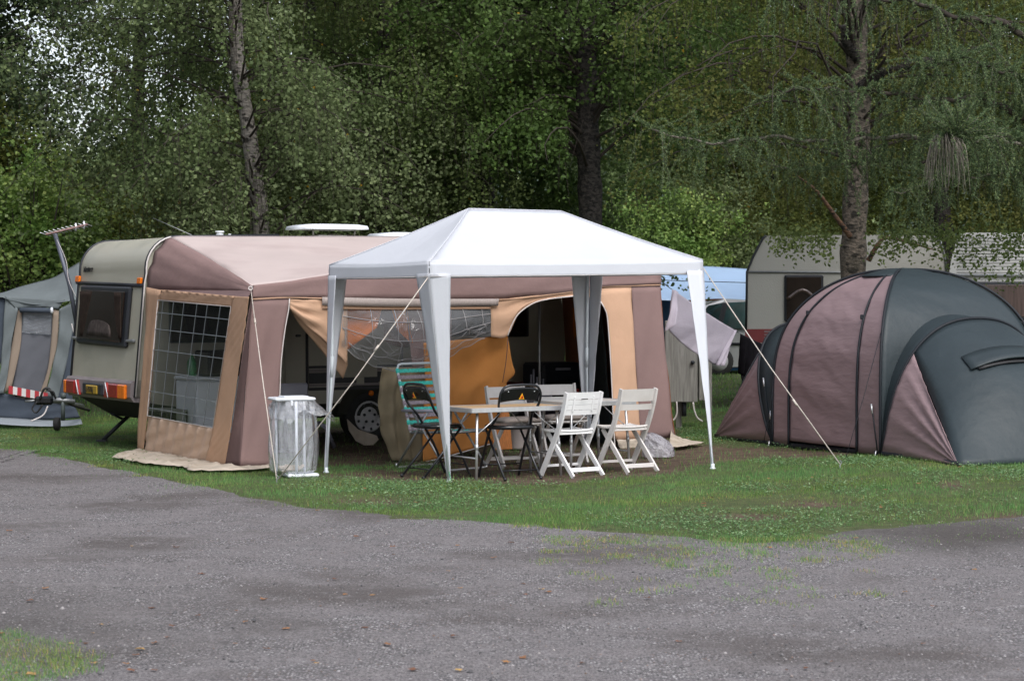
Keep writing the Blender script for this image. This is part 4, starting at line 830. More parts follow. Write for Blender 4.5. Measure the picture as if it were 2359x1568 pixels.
# front valance
b = MB(); n_ = 50; rows_ = []
lowv = [(575,688),(665,684),(740,686),(950,690),(1150,689),(1300,673),(1380,660),(1455,657),(1521,655)]
top = [FW(x, PX(W(0,0,0))[1]*0+PX(W((FW(x, 640)-A).dot(UD), 0, fz((FW(x, 640)-A).dot(UD))))[1]) for x, _ in lowv]
top[0] = fr[12]; low = FWL(lowv)
b.grid(loft(top, low, 60, 6, lambda s, t: .02*t*wob(12)(s*5, t)-.012, VD)); b.build('valance', M['mauve'], aw, solid=.004)
b = MB(); b.grid(loft([p-VD*.012 for p in low], [p-ZD*.012-VD*.012 for p in low], 60, 2)); b.build('valance_piping', M['peach'], aw, solid=.006)
def panel(L_, R_, name, mt, seed=1, amp=.02, n=22, m_=12, N=VD, parent=aw, folds=None, solid=.004):
    wv = wob(seed); mb_ = MB()
    mb_.grid(loft(L_, R_, n, m_, lambda s, t: amp*(wv(s*1.6, t*1.6)+(0 if not folds else folds(s, t)))*min(1, 6*s*(1-s)+.15), N)); return mb_.build(name, mt, parent, solid=solid)
# left end of the front wall: dark corner gore, then the pink panel with its zipped opening edge
cb = SW(516, 1078); 
panel([fr[12]-ZD*.02, SW(560, 800), SW(538, 960), SW(517, 1078)], [fr[12]-ZD*.02, FW(572, 800), FW(561, 960), FW(553, 1076)], 'corner_gore', M['mauve_dark'], 3, .012, N=-UD)
pe = [(666,686),(664,712),(655,762),(647,830),(644,900),(641,960),(632,1030),(621,1078)]
panel(FWL([(577,686),(572,800),(561,960),(553,1076)]), FWL(pe), 'front_panel', M['mauve'], 4, .022)
b = MB(); b.tube([p-VD*.008 for p in crv(FWL(pe[:6]), 20)], .006, 5); b.build('opening_piping', M['piping'], aw)
# orange inner flap hanging from the opening corner, gathered to the left
panel(FWL([(667,688),(690,690),(742,690),(800,690)]), FWL([(668,712),(700,742),(752,788),(800,842)]), 'orange_flap', M['peach'], 6, .03, 24, 12, folds=lambda s, t: .8*math.sin(14*t+3*s)*t)
panel(FWL([(668,708),(700,742),(752,788),(800,842)], .05), FWL([(668,712),(692,750),(735,800),(790,872)], .12), 'flap_lining', M['peach'], 7, .02, 20, 6)
# hem above the window, window film with tape grid and its lower slack
panel(FWL([(742,684),(950,688),(1149,688)], -.03), FWL([(742,703),(950,706),(1147,704)], -.03), 'fringed_hem', M['hem'], 8, .01, 40, 3)
panel(FWL([(742,702),(950,706),(1130,706)], -.015), FWL([(742,712),(950,713),(1130,712)], -.015), 'window_heading', M['peach'], 8, .01, 40, 3)
wt = [(790,709),(850,711),(950,712),(1050,711),(1130,709)]; wb = [(786,796),(830,828),(880,848),(930,852),(1000,838),(1070,800),(1131,772)]
def bulge(s, t): return -.16*math.sin(math.pi*min(1, t))*math.sin(math.pi*s)-.03*wob(15)(s*5, t*4)*t
rows_ = loft(FWL(wt), FWL(wb), 46, 24, bulge, VD); b = MB(); b.grid(rows_); film = b.build('window_film', M['film'], aw)
b = MB()
for i in (0, 8, 15, 22, 29, 36, 42): b.tube([rows_[min(45, max(0, i+(1 if j > 12 else 0)))][j]-VD*.006 for j in range(0, 22 if i < 30 else 17)], .0038, 4)
for j in (5, 12): b.tube([rows_[i][j]-VD*.006 for i in range(46)], .0038, 4)
for j in (19, 23): b.tube([rows_[i][j]-VD*.006+ZD*.01*math.sin(i*1.1) for i in range(2, 44)], .004, 4)
b.build('window_tape', M['grid_film'], film)
b = MB()
for k in range(26):                        # creases in the slack film
    i = rng.randrange(2, 40); j = rng.randrange(11, 22); p0 = rows_[i][j]-VD*.01; p1 = rows_[min(45, i+rng.randrange(2, 9))][max(5, min(23, j+rng.randrange(-6, 7)))]-VD*.01
    b.tube([p0, (p0+p1)/2-ZD*rng.uniform(0, .04), p1], [.001,.0028,.001], 4)
tag(b.build('film_creases', M['grid_film'], film), kind='stuff')
# inner cloths: bright orange lining scraps behind the film, olive cloth, orange curtain
panel(FWL([(770,708),(810,708),(880,708)], .12), FWL([(770,822),(800,806),(868,755)], .12), 'lining_scrap', M['orange_hot'], 21, .03)
panel(FWL([(902,712),(918,712),(938,712)], .3), FWL([(916,762),(948,790),(946,775)], .3), 'lining_scrap', M['orange_hot'], 22, .03)
panel(FWL([(868,712),(905,712),(960,712)], .42), FWL([(890,790),(930,800),(975,790)], .42), 'lining_fold', M['mauve_dark'], 23, .03)
panel(FWL([(935,712),(985,712),(1040,712)], .30), FWL([(950,850),(1000,850),(1040,850)], .30), 'lining_fold', M['mauve'], 24, .03)
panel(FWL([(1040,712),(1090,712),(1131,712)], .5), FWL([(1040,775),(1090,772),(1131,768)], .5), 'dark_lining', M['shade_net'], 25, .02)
panel(FWL([(880,846),(875,890),(875,940),(884,1000),(904,1060)], .2), FWL([(985,846),(982,890),(978,940),(976,1000),(976,1064)], .2), 'olive_curtain', M['olive'], 26, .05, 22, 20, folds=lambda s, t: .8*math.sin(17*t+2*s))
rt = [(1168,772),(1174,800),(1181,838),(1186,860),(1166,884),(1160,920),(1150,970),(1130,1021)]
panel(FWL([(975,790),(978,850),(977,930),(975,1000),(974,1064)], .10), FWL(rt, .10), 'orange_curtain', M['orange'], 27, .022, 44, 44, folds=lambda s, t: 1.2*math.sin(11*s-9*t*(1-t)+1)*math.sin(math.pi*t)**2*(1-.5*s)+.5*math.sin(19*t+2*s))
b = MB(); b.tube([p-VD*.012 for p in FWL([(974,1064),(1010,1056),(1060,1042),(1130,1021)], .10)], .006, 5); b.build('curtain_hem', M['piping'], aw)
b = MB(); b.tube([p-VD*.05 for p in crv(FWL([(1164,780),(1160,830),(1152,880)], .06), 10)], .004, 4); b.build('curtain_seam', M['mauve_dark'], aw)
# orange arch over the right opening
panel(FWL([(1130,690),(1148,690),(1200,684),(1260,678),(1320,672),(1386,662)]), FWL([(1131,776),(1168,774),(1200,718),(1262,689),(1320,682),(1384,688)]), 'arch_panel', M['peach'], 28, .02, 30, 12, folds=lambda s, t: .6*math.sin(10*t-6*s)*(1-s))
b = MB(); b.tube([p-VD*.008 for p in crv(FWL([(1168,774),(1176,752),(1186,732),(1200,716),(1228,698),(1262,689),(1320,682)]), 24)], .007, 5); b.tube([p-VD*.008 for p in crv(FWL([(1382,694),(1395,718),(1399,745),(1405,830),(1409,910),(1412,985),(1416,1040)]), 24)], .007, 5); b.build('arch_piping', M['piping'], aw)
panel(FWL([(1382,664),(1382,696),(1396,718),(1400,750),(1406,840),(1410,920),(1415,1000),(1421,1015)]), FWL([(1454,658),(1455,700),(1458,740),(1463,830),(1468,900),(1473,980),(1476,1008),(1476,1012)]), 'orange_panel', M['peach'], 29, .018)
panel(FWL([(1421,1012),(1424,1026),(1430,1034)]), FWL([(1476,1010),(1476,1022),(1472,1033)]), 'panel_mudflap', M['mud'], 30, .02, 6, 6)
panel(FWL([(1454,658),(1458,740),(1463,830),(1473,980),(1478,1010)]), FWL([(1520,655),(1526,740),(1536,850),(1548,970),(1556,1008)]), 'end_panel', M['mauve'], 31, .02)
# right side wall going back to the caravan
P1 = FWL([(1520,642),(1526,740),(1536,850),(1556,1008)]); P2 = [W(5.3, DEP-.03, 2.0), W(5.42, DEP, 1.5), W(5.45, DEP, .8), W(5.45, DEP, .05)]
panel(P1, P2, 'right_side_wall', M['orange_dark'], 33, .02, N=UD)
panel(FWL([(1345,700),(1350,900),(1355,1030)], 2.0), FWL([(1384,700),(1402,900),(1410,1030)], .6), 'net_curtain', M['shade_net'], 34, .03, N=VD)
panel(FWL([(1318,690),(1325,800),(1360,900),(1375,990)], 2.6), FWL([(1330,690),(1345,800),(1380,900),(1388,990)], 2.4), 'inner_lining', M['orange_hot'], 35, .02)
# muddy flap on the ground round the corner and at the right end
def skirt(top_, bot, name, mt, seed, par=aw, n=40):
    wv = wob(seed, 7); mb_ = MB(); rows_ = loft(top_, bot, n, 6)
    for i, r_ in enumerate(rows_):
        for j, p in enumerate(r_): p.z = max(p.z, hz(p.x, p.y)+.03)+.075*abs(wv(i*.30, j*.5))*(1 if 0 < j < 5 else .5)
    mb_.grid(rows_); return mb_.build(name, mt, par, solid=.004)
skirt(SWL([(316,1040),(360,1055),(430,1067),(516,1078)])+[FW(553,1076), FW(620,1078)], [G(258,1060), G(330,1073), G(420,1082), G(440,1092), G(520,1090), G(560,1090), G(622,1086)], 'mudflap', M['mud'], 41)
skirt(FWL([(1545,990),(1550,1000),(1557,1008)]), [G(1540,1038), G(1575,1034), G(1622,1026)], 'mudflap', M['mud'], 42, n=20)
# side wall with its gridded window
WTL, WTR, WBR, WBL = (365,691), (533,706), (491,985), (340,957)
def lerp2(a, b_, t): return (a[0]+(b_[0]-a[0])*t, a[1]+(b_[1]-a[1])*t)
panel(SWL([(336,661),(333,760),(326,880),(320,980),(317,1038)]), SWL([(371,668),(356,770),(349,880),(340,957),(330,1045)]), 'side_wall_edge', M['peach'], 43, .02, 24, 8, N=SN, folds=lambda s, t: .5*math.sin(12*t+5*s))
panel(SWL([(371,667),(365,691)]), SWL([(541,682),(533,706)]), 'side_wall_head', M['peach'], 44, .012, 6, 30, N=SN, folds=lambda s, t: .9*math.sin(60*t+8*s))
panel(SWL([(340,957),(334,1000),(330,1046)]), SWL([(491,985),(480,1030),(470,1072)]), 'side_wall_foot', M['peach_pale'], 45, .032, 14, 60, N=SN, folds=lambda s, t: .6*math.sin(44*t+2*s)*(1-.5*s))
panel(SWL([(541,682),(533,706),(510,860),(491,985),(470,1073)]), SWL([(573,684),(566,740),(545,880),(530,1000),(517,1078)]), 'side_wall_flank', M['peach'], 46, .007, 120, 12, N=SN, folds=lambda s, t: .8*math.sin(88*(s+.22*t))*(.5+.5*math.sin(9*s)))
n_ = 9; gw = [[SW(*lerp2(lerp2(WTL, WTR, i/28), lerp2(WBL, WBR, i/28), j/28)) for j in range(29)] for i in range(29)]
b = MB(); b.grid(gw); pn = b.build('side_window', M['pane_film'], aw)
b = MB()
for i in (2, 6, 10, 15, 19, 24): b.tube([gw[i][j]-SN*.006 for j in range(29)], .0042, 4)
for j in (3, 7, 12, 17, 22, 26): b.tube([gw[i][j]-SN*.006 for i in range(29)], .0042, 4)
b.build('window_tape', M['grid_white'], pn)
b = MB(); b.tube([p-SN*.005 for p in SWL([WTL, WTR, WBR, WBL, WTL])], .006, 5); b.build('window_piping', M['piping'], pn)
# ring at the corner with its guy rope and peg
def guy(p0, p1, name, mt, par, r=.0055, slider=.18, peg=True, pk=.03):
    m_ = MB(); m_.tube([p0, (p0+p1)/2-ZD*.01, p1+ZD*.04], r, 6)
    if slider: q = p0.lerp(p1, slider); d = (p1-p0).normalized(); m_.tube([q-d*.035, q+d*.035], r*2.1, 6)
    o = m_.build(name, mt, par)
    if peg: m_ = MB(); m_.tube([p1+Vector((0,0,.07)), p1+Vector((.02,.01,.055)), p1+Vector((0,0,.03)), p1+Vector((.01,0,-.1))], .006, 5); m_.build('peg', M['galv'], par)
    return o
b = MB(); q = D(577, 664, PX and fr[12].y-.05); rg = [q+Vector((.018*math.cos(t), -.01, .018*math.sin(t))) for t in np.linspace(0, 6.283, 13)]; b.tube(rg, .006, 5); b.build('corner_ring', M['piping'], aw)
guy(q, G(637, 1112), 'guy_rope', M['rope'], aw)
# poles inside
for px, v, z1 in ((1242, 1.2, 1.96), (925, 1.0, 2.0)):
    p = FW(px, 800, v); b = MB(); b.tube([Vector((p.x, p.y, 0)), Vector((p.x, p.y, z1))], .014, 8); b.build('frame_pole', M['galv'], aw)
for v in (.03,):
    for u in (.04, 4.87): b = MB(); b.tube([W(u, v+.03, 0), W(u, v+.03, 1.78)], .014, 8); b.build('frame_pole', M['galv'], aw)
b = MB(); b.tube([W(.05, .05, 1.80), W(1, .05, 1.92), W(3, .05, 1.97), W(4.85, .05, 1.9)], .013, 8); b.build('ridge_pole', M['galv'], aw)
b = MB(); b.tube([W(.05, .05, 1.80), W(.3, DEP-.1, 2.2)], .013, 8); b.tube([W(2.4, .05, 1.97), W(2.4, DEP-.1, 2.34)], .013, 8); b.build('roof_pole', M['galv'], aw)
# ---------------------------------------------------------------- things stored inside
def ubox(u0, u1, v0, v1, z0, z1, m_=None, bev=.02):
    m_ = m_ or MB(); m_.box(W((u0+u1)/2, (v0+v1)/2, (z0+z1)/2), (u1-u0, v1-v0, z1-z0), FM, bev=bev); return m_
gz0 = 0.0
fg = thing('fridge', W(.55, 2.3, 0), 'white camping fridge seen through the gridded side window of the awning', 'fridge')
ubox(.22, 1.0, 2.0, 2.6, .03, .80).build('cabinet', M['white_clean'], fg); ubox(.20, 1.02, 1.98, 2.62, .80, .84).build('top', M['white_clean'], fg)
for a in (.26, .96):
    for c_ in (2.04, 2.56): ubox(a-.02, a+.02, c_-.02, c_+.02, 0, .03, bev=.004).build('foot', M['black_plastic'], fg)
b = MB(); b.tube(crv([SW(375,885,.62), SW(372,905,.6), SW(390,925,.6), SW(410,885,.6), SW(402,940,.6), SW(414,972,.6), SW(430,960,.6), SW(428,900,.6), SW(418,876,.6)], 40), .006, 5)
tag(b.build('power_cable', M['cable']), 'black cable looping down the front of the white fridge', 'cable')
tv = thing('microwave', W(.62, 2.3, .84), 'black box standing on the white fridge behind the side window', 'microwave'); ubox(.40, .80, 2.1, 2.5, .845, 1.12).build('case', M['black_plastic'], tv); ubox(.43, .68, 2.085, 2.098, .87, 1.10, bev=.004).build('door', M['dark_glass'], tv)
b = MB(); b.lathe(W(.27, 2.25, .84), [(.045,0), (.05,.03), (.05,.16), (.03,.20), (.018,.22), (.018,.25)], 14); bt = b.build('bottle', clear_plastic('green bottle plastic', (.4,.8,.5), .5, milk=(.1,.4,.2))); tag(bt, 'green plastic bottle on the left end of the white fridge', 'bottle')
b = MB(); b.lathe(W(.90, 2.2, .84), [(.04,0), (.045,.02), (.045,.14), (.02,.19), (.015,.22)], 12); tag(b.build('detergent_bottle', M['yellow_plastic']), 'yellow bottle beside the black box on the fridge', 'bottle')
sh = thing('low_shelf', W(-.0, 2.5, 0), 'dark low shelf left of the fridge seen through the side window', 'shelf')
for z in (.08, .28, .46): ubox(-.05, .20, 2.2, 2.75, z, z+.025, bev=.004).build('board', M['old_wood'], sh)
for u in (-.04, .18): ubox(u, u+.02, 2.2, 2.22, 0, .48, bev=.003).build('upright', M['black_plastic'], sh)
ch = thing('office_chair', W(1.2, 1.6, 0), 'grey chair back dimly seen at the right edge of the side window', 'chair')
ubox(.86, 1.22, 1.30, 1.34, .62, .78).build('backrest', M['lilac_plastic'], ch); ubox(.82, 1.26, 1.30, 1.7, .42, .47).build('seat', M['black_cloth'], ch)
b = MB(); b.tube([W(1.04, 1.36, .66), W(1.04, 1.5, .44), W(1.04, 1.5, .05)], .025, 8); b.tube([W(.85,1.5,.05), W(1.25,1.5,.05)], .02, 6); b.tube([W(1.04,1.3,.05), W(1.04,1.7,.05)], .02, 6); b.build('pedestal', M['galv'], ch)
# right half of the interior
def stack(px0, px1, py0, py1, v, dv, name, mt, label, cat, extra=None):
    a = FW(px0, py1, v)-A; c = FW(px1, py0, v)-A; z0 = max(a.z, 0); t = thing(name, W((a.dot(UD)+c.dot(UD))/2, v+dv/2, z0), label, cat); ubox(a.dot(UD), c.dot(UD), v, v+dv, z0, c.z, bev=.03).build('shell', mt, t)
    ubox(a.dot(UD)+.03, c.dot(UD)-.03, v-.012, v+.01, z0+.04, z0+(c.z-z0)*.55, bev=.004).build('panel', M['black_plastic'], t); ubox((a.dot(UD)+c.dot(UD))/2-.1, (a.dot(UD)+c.dot(UD))/2+.1, v-.03, v, c.z-.09, c.z-.06, bev=.006).build('handle', M['lilac_plastic'], t); return t
stack(1252, 1338, 834, 935, 2.0, .5, 'storage_crate', mat('dark blue plastic', (.012,.014,.022), .5), 'big dark storage crate against the caravan side under the arched opening', 'crate')
stack(1246, 1350, 938, 1035, 1.9, .55, 'storage_box', mat('dark purple plastic', (.03,.022,.035), .6), 'dark box on the floor below the storage crate', 'box')
b = MB()
for k, (x, h_) in enumerate(((1222,862), (1228,850), (1236,868), (1243,856), (1250,872))): b.tube([FW(x, 920, 1.7), FW(x+1, h_, 1.7)], .012, 5)
b.box(FW(1236, 912, 1.7), (.32,.2,.16), FM, bev=.02); tag(b.build('tool_caddy', M['lilac_plastic']), 'grey caddy of upright handles left of the dark storage crate', 'caddy')
b = MB(); p = FW(1318, 905, 1.45); b.lathe(p-ZD*.06, [(.07,0), (.085,.1), (.08,.11)], 14); tag(b.build('red_tub', M['car_red']), 'small red tub in front of the dark storage crate', 'tub')
bk = thing('bucket', G(1190, 1035, 0), 'pale bucket standing on the ground behind the second black chair', 'bucket'); b = MB(); b.lathe(G(1190, 1033), [(.10,0), (.105,.02), (.135,.24), (.145,.25)], 20); b.build('pail', M['beige_plastic'], bk)
bx = thing('grey_crate', G(1205, 1010, 0), 'grey tub with a dark red lid behind the table', 'tub'); p = G(1207, 1012); b = MB(); b.box(p+Vector((0, .25, .47)), (.30,.28,.36), FM, taper=1.1); b.build('tub', M['lilac_plastic'], bx); b = MB(); b.box(p+Vector((0, .25, .665)), (.34,.31,.03), FM, bev=.01); b.build('lid', M['maroon'], bx); b = MB(); b.box(p+Vector((0,.25,.145)), (.26,.24,.29), FM, bev=.01); b.build('stand', M['black_plastic'], bx)
b = MB(); a = FW(1150, 905, .35); b.box(a-ZD*.25+UD*.0, (.24,.02,.72), FM@Matrix.Rotation(R(-10), 3, 'X'), bev=.004); o = b.build('orange_board', M['wood_orange']); tag(o, 'orange varnished board leaning behind the table, seen through the second black chair', 'board')
# ================================================================== GAZEBO
gA = .5499; GU = Vector((math.cos(gA), math.sin(gA), 0)); GV = Vector((-math.sin(gA), math.cos(gA), 0)); G0 = Vector((-.738, 19.463, 0)); GL, GW_, GH, GR = 3.035, 1.985, 2.004, 2.533
def gp(t, q, z): return G0+GU*t+GV*q+ZD*z
gz = thing('gazebo', gp(GL/2, GW_/2, 0), 'white pop up gazebo with a hipped roof and tapering leg covers standing over the table', 'gazebo')
e_ = (GL-GW_)/2*0+GW_/2; c4 = [(0,0), (GL,0), (GL,GW_), (0,GW_)]; EH = [GH, GH+.035, GH+.035, GH]
cor = [gp(t, q, h) for (t, q), h in zip(c4, EH)]; r0, r1 = gp(GW_/2, GW_/2, GR), gp(GL-GW_/2, GW_/2, GR-.005)
mb = MB(); rwv = wob(57, 8)
for a, b_, c, d in ((cor[0], cor[1], r0, r1), (cor[2], cor[3], r1, r0), (cor[1], cor[2], r1, r1), (cor[3], cor[0], r0, r0)):
    rows = []; nn = ((b_-a).cross(ZD)).normalized()
    for i in range(17):
        s = i/16; row = []
        for j in range(25):
            t = j/24; lo = a.lerp(b_, t); hi = c.lerp(d, t); p = lo.lerp(hi, s)
            p = p-ZD*(.035*math.sin(math.pi*s)*(.35+.65*math.sin(math.pi*t))+.014*math.sin(math.pi*t)*(1-s))+ZD*.007*rwv(t*3.2, s*2.5)*math.sin(math.pi*s)**.5+ZD*.020*s*math.sin(26*t+4*s)*(1-s)**3*math.sin(math.pi*t); row.append(p)
        rows.append(row)
    mb.grid(rows)
mb.build('canopy', M['white_fabric'], gz, solid=.003)
mb = MB()
for a, c in ((cor[0], r0), (cor[3], r0), (cor[1], r1), (cor[2], r1), (r0, r1)): mb.tube([a.lerp(c, i/12)-ZD*.035*math.sin(math.pi*i/12)*.35*(0 if a is r0 else 1)+ZD*.004 for i in range(13)], .007, 6)
mb.build('roof_seam', M['white_fabric'], gz)
mb = MB(); wv = wob(51, 6)
for k in range(4):
    a, b_ = cor[k], cor[(k+1) % 4]; out = (b_-a).cross(ZD).normalized(); rows = []
    for j in range(6):
        rows.append([a.lerp(b_, i/50)+out*(.004+.008*wv(i*.23+k, j*.35)*(j/5)+.006*j/5)-ZD*(.138*j/5+.010*math.sin(math.pi*i/50)*(1-j/5)*1.4) for i in range(51)])
    mb.grid(rows)
mb.build('valance', M['white_fabric'], gz, solid=.003)
mb = MB()
for k in range(4):
    a, b_ = cor[k], cor[(k+1) % 4]; out = (b_-a).cross(ZD).normalized()
    for dz in (.128,): mb.tube([a+out*.012-ZD*dz, (a+b_)/2+out*.014-ZD*(dz+.002), b_+out*.012-ZD*dz], .0025, 4)
mb.build('hem_seam', M['piping'], gz)
feet = [G(1034, 1110), G(1641, 1080), G(1352, 1046), G(751, 1088)]
for k in range(4):
    inn = (gp(GL/2, GW_/2, 0)-Vector((cor[k].x, cor[k].y, 0))).normalized()*.04
    f = feet[k]; c = cor[k]; d1 = (cor[(k+1) % 4]-c); d1.z = 0; d1.normalize(); d0 = (cor[(k-1) % 4]-c); d0.z = 0; d0.normalize()
    b = MB(); b.tube([f, f.lerp(c, .5)+inn, Vector((c.x, c.y, c.z-.03))+inn], .0145, 10); b.lathe(f, [(.03,0), (.03,.008), (.018,.02), (.018,.05)], 12); b.tube([f.lerp(c,.46)+inn*.92, f.lerp(c,.56)+inn*1.05], .018, 10)
    leg = b.build('leg', M['white_steel'], gz)
    wv = wob(60+k, 6)
    for dn, dr_, oth in ((0, d1, d0), (1, d0, d1)):
        rows = []
        for i in range(40):
            s = i/39; p = Vector((c.x, c.y, c.z-.10)).lerp(f+ZD*.03, s)-inn*.25*(1-s); wd = .205*(1-s)**1.15+.012; row = []
            for j in range(7):
                t = j/6; row.append(p+dr_*wd*t+oth*(-.010-.004*k+.012*wv(s*5, t*2)*math.sin(math.pi*min(1, s*1.2+.1))*min(1, 4*(1-s)))*(t+.2)+ZD*0)
            rows.append(row)
        b = MB(); b.grid(rows); b.build('leg_cover', M['white_fabric'], gz, solid=.003)
for a, b_ in ((0,1), (1,2), (2,3), (3,0)):
    b = MB(); ia, ib = [(gp(GL/2, GW_/2, 0)-Vector((q.x, q.y, 0))).normalized()*.05 for q in (cor[a], cor[b_])]; b.tube([cor[a]+ia-ZD*.05, cor[b_]+ib-ZD*.05], .013, 8); b.build('eave_bar', M['white_steel'], gz)
for a, c in ((cor[0], r0), (cor[3], r0), (cor[1], r1), (cor[2], r1), (r0, r1)):
    b = MB(); b.tube([a-ZD*.05, c-ZD*.06], .012, 8); b.build('roof_bar', M['white_steel'], gz)
guy(D(985, 640, cor[0].y-.02), G(641, 1113), 'guy_rope', M['rope'], gz, .0055, .34, False)
guy(D(1620, 618, cor[1].y-.02), G(1934, 1078), 'guy_rope', M['rope'], gz, .0055, .68)
b = MB(); b.tube([feet[0]+Vector((.0,-.03,.10)), feet[0]+Vector((.02,-.05,.02)), feet[0]+Vector((.0,-.07,.0))], .004, 5); b.build('tie_cord', M['green_plastic'], gz)

# ================================================================== TABLE
TU, TV = GU, GV
def table(base, L_, Wd, H, name, top, label, hole=False):
    t = thing(name, base, label, 'table', 'camping tables under the gazebo'); FMt = Matrix((TU, TV, ZD)).transposed()
    def tp(a, b_, z): return base+TU*a+TV*b_+ZD*z
    b = MB(); b.box(tp(L_/2, Wd/2, H-.012), (L_-.03, Wd-.03, .022), FMt, bev=.003); b.build('table_top', top, t)
    b = MB()
    for a, c, s in ((L_/2, .008, (L_, .016, .045)), (L_/2, Wd-.008, (L_, .016, .045)), (.008, Wd/2, (.016, Wd-.034, .045)), (L_-.008, Wd/2, (.016, Wd-.034, .045))): b.box(tp(a, c, H-.02), s, FMt, bev=.004)
    b.build('edge_rail', M['alu'], t)
    for a, sg in ((.09, 1), (L_-.09, -1)):
        for c in (.06, Wd-.06):
            b = MB(); p0 = tp(a, c, H-.03); p1 = tp(a-.03*sg, c+(-.03 if c < .3 else .03), .0); b.tube([p0, p1], .0125, 8); b.tube([p0.lerp(p1, .48), p0.lerp(p1, .56)], .016, 8); b.build('leg', M['alu'], t)
            b = MB(); b.tube([tp(a+.26*sg, c, H-.04), tp(a+.13*sg, c, H-.15), p0.lerp(p1, .34)], .005, 5); b.build('leg_stay', M['alu'], t)
        b = MB(); b.tube([tp(a-.02*sg, .05, .20), tp(a-.02*sg, Wd-.05, .20)], .009, 6); b.build('cross_bar', M['alu'], t)
    return t
tb = G(1087, 1082); N1 = D(1087, 937, 19.95); N1.z = 0
table(N1, 1.05, .60, .665, 'folding_table', M['wood_top'], 'wood topped folding table with an aluminium edge, left one of the two joined tables')
N2 = N1+TU*1.06+TV*.03; table(N2, .80, .60, .69, 'folding_table', M['grey_top'], 'pale topped folding table joined to the right end of the wood topped one')

# ================================================================== CHAIRS
def lp(*p): return Vector(p)
def black_chair():
    t = thing('folding_chair', (0,0,0), 'x', 'chair'); w_ = .195; K = dict(local=True)
    back = crv([(-w_,.235,0), (-w_+.003,.12,.25), (-w_+.006,0,.44), (-w_+.03,-.10,.56), (-w_+.005,-.155,.63), (-w_-.002,-.19,.70), (-w_+.01,-.205,.76), (-w_+.06,-.215,.805), (0,-.22,.815)], 40)
    full = back+[Vector((-p.x, p.y, p.z)) for p in back[::-1][1:]]
    b = MB(); b.tube(full, .0115, 8); b.build('back_frame', M['black_tube'], t, **K)
    for s in (-1, 1):
        b = MB(); b.tube([(s*(w_-.028),.16,.43), (s*(w_-.022),-.24,.0)], .0105, 8); b.tube([(s*(w_-.022),-.235,.02), (s*(w_-.022),-.245,-.004)], .014, 8); b.build('leg', M['black_tube'], t, **K)
    b = MB(); b.tube([(-w_+.026,-.18,.075), (w_-.026,-.18,.075)], .006, 6); b.build('stretcher', M['black_tube'], t, **K)
    b = MB(); b.tube([(-w_+.01,.185,.105), (w_-.01,.185,.105)], .006, 6); b.build('stretcher', M['black_tube'], t, **K)
    b = MB(); rows = []
    for i in range(9):
        v = i/8; rows.append([Vector((-(w_-.012)+2*(w_-.012)*j/14, -.165-.05*v-.018*math.sin(math.pi*j/14), .665+.125*v-.03*abs(2*j/14-1)**4*(v**2)*1.2-(.018*math.sin(math.pi*j/14)*(1-v)*-1.0))) for j in range(15)])
    b.grid(rows); bk = b.build('backrest', M['black_plastic'], t, solid=.012, **K)
    tri = [Vector((-.026,-.212,.690)), Vector((.026,-.212,.690)), Vector((0,-.226,.742))]
    for nm, mt_, sc_, y in (('sticker', 'sticker_yellow', 1, -.006), ('sticker_mark', 'sticker_red', .55, -.012), ('sticker_mark', 'sticker_yellow', .22, -.016)):
        c_ = (tri[0]+tri[1]+tri[2])/3; b = MB(); b.prism([c_+(p-c_)*sc_+Vector((0,y,0)) for p in tri], Vector((0,.003,0))); o = b.build(nm, M[mt_], bk, **K)
        if nm == 'sticker_mark' and sc_ < .3: o.data.materials[0] = M['black_plastic']
    for s in (-1, 1): b = MB(); b.lathe((s*.125,-.214,.755), [(.006,-.005), (.006,.006)], 8, 'y'); b.build('rivet', M['alu'], bk, **K)
    b = MB(); n_ = 28; pr_ = lambda k, r: (r*.205*math.copysign(abs(math.cos(k))**.75, math.cos(k)), .02+r*.20*math.copysign(abs(math.sin(k))**.75, math.sin(k)))
    rings = [[Vector((*pr_(6.283*i/n_, r), z)) for i in range(n_)] for r, z in ((.9,.425), (1,.432), (1.0,.452), (.93,.462), (.6,.458), (.05,.455))]
    b.grid(rings, close=True); b.add(rings[0], [tuple(range(n_))[::-1]]); b.build('seat', M['black_plastic'], t, **K)
    b = MB(); b.tube([(-.14,.13,.425), (-.14,.13,.36)], .006, 5); b.build('bracket', M['black_tube'], t, **K)
    return t
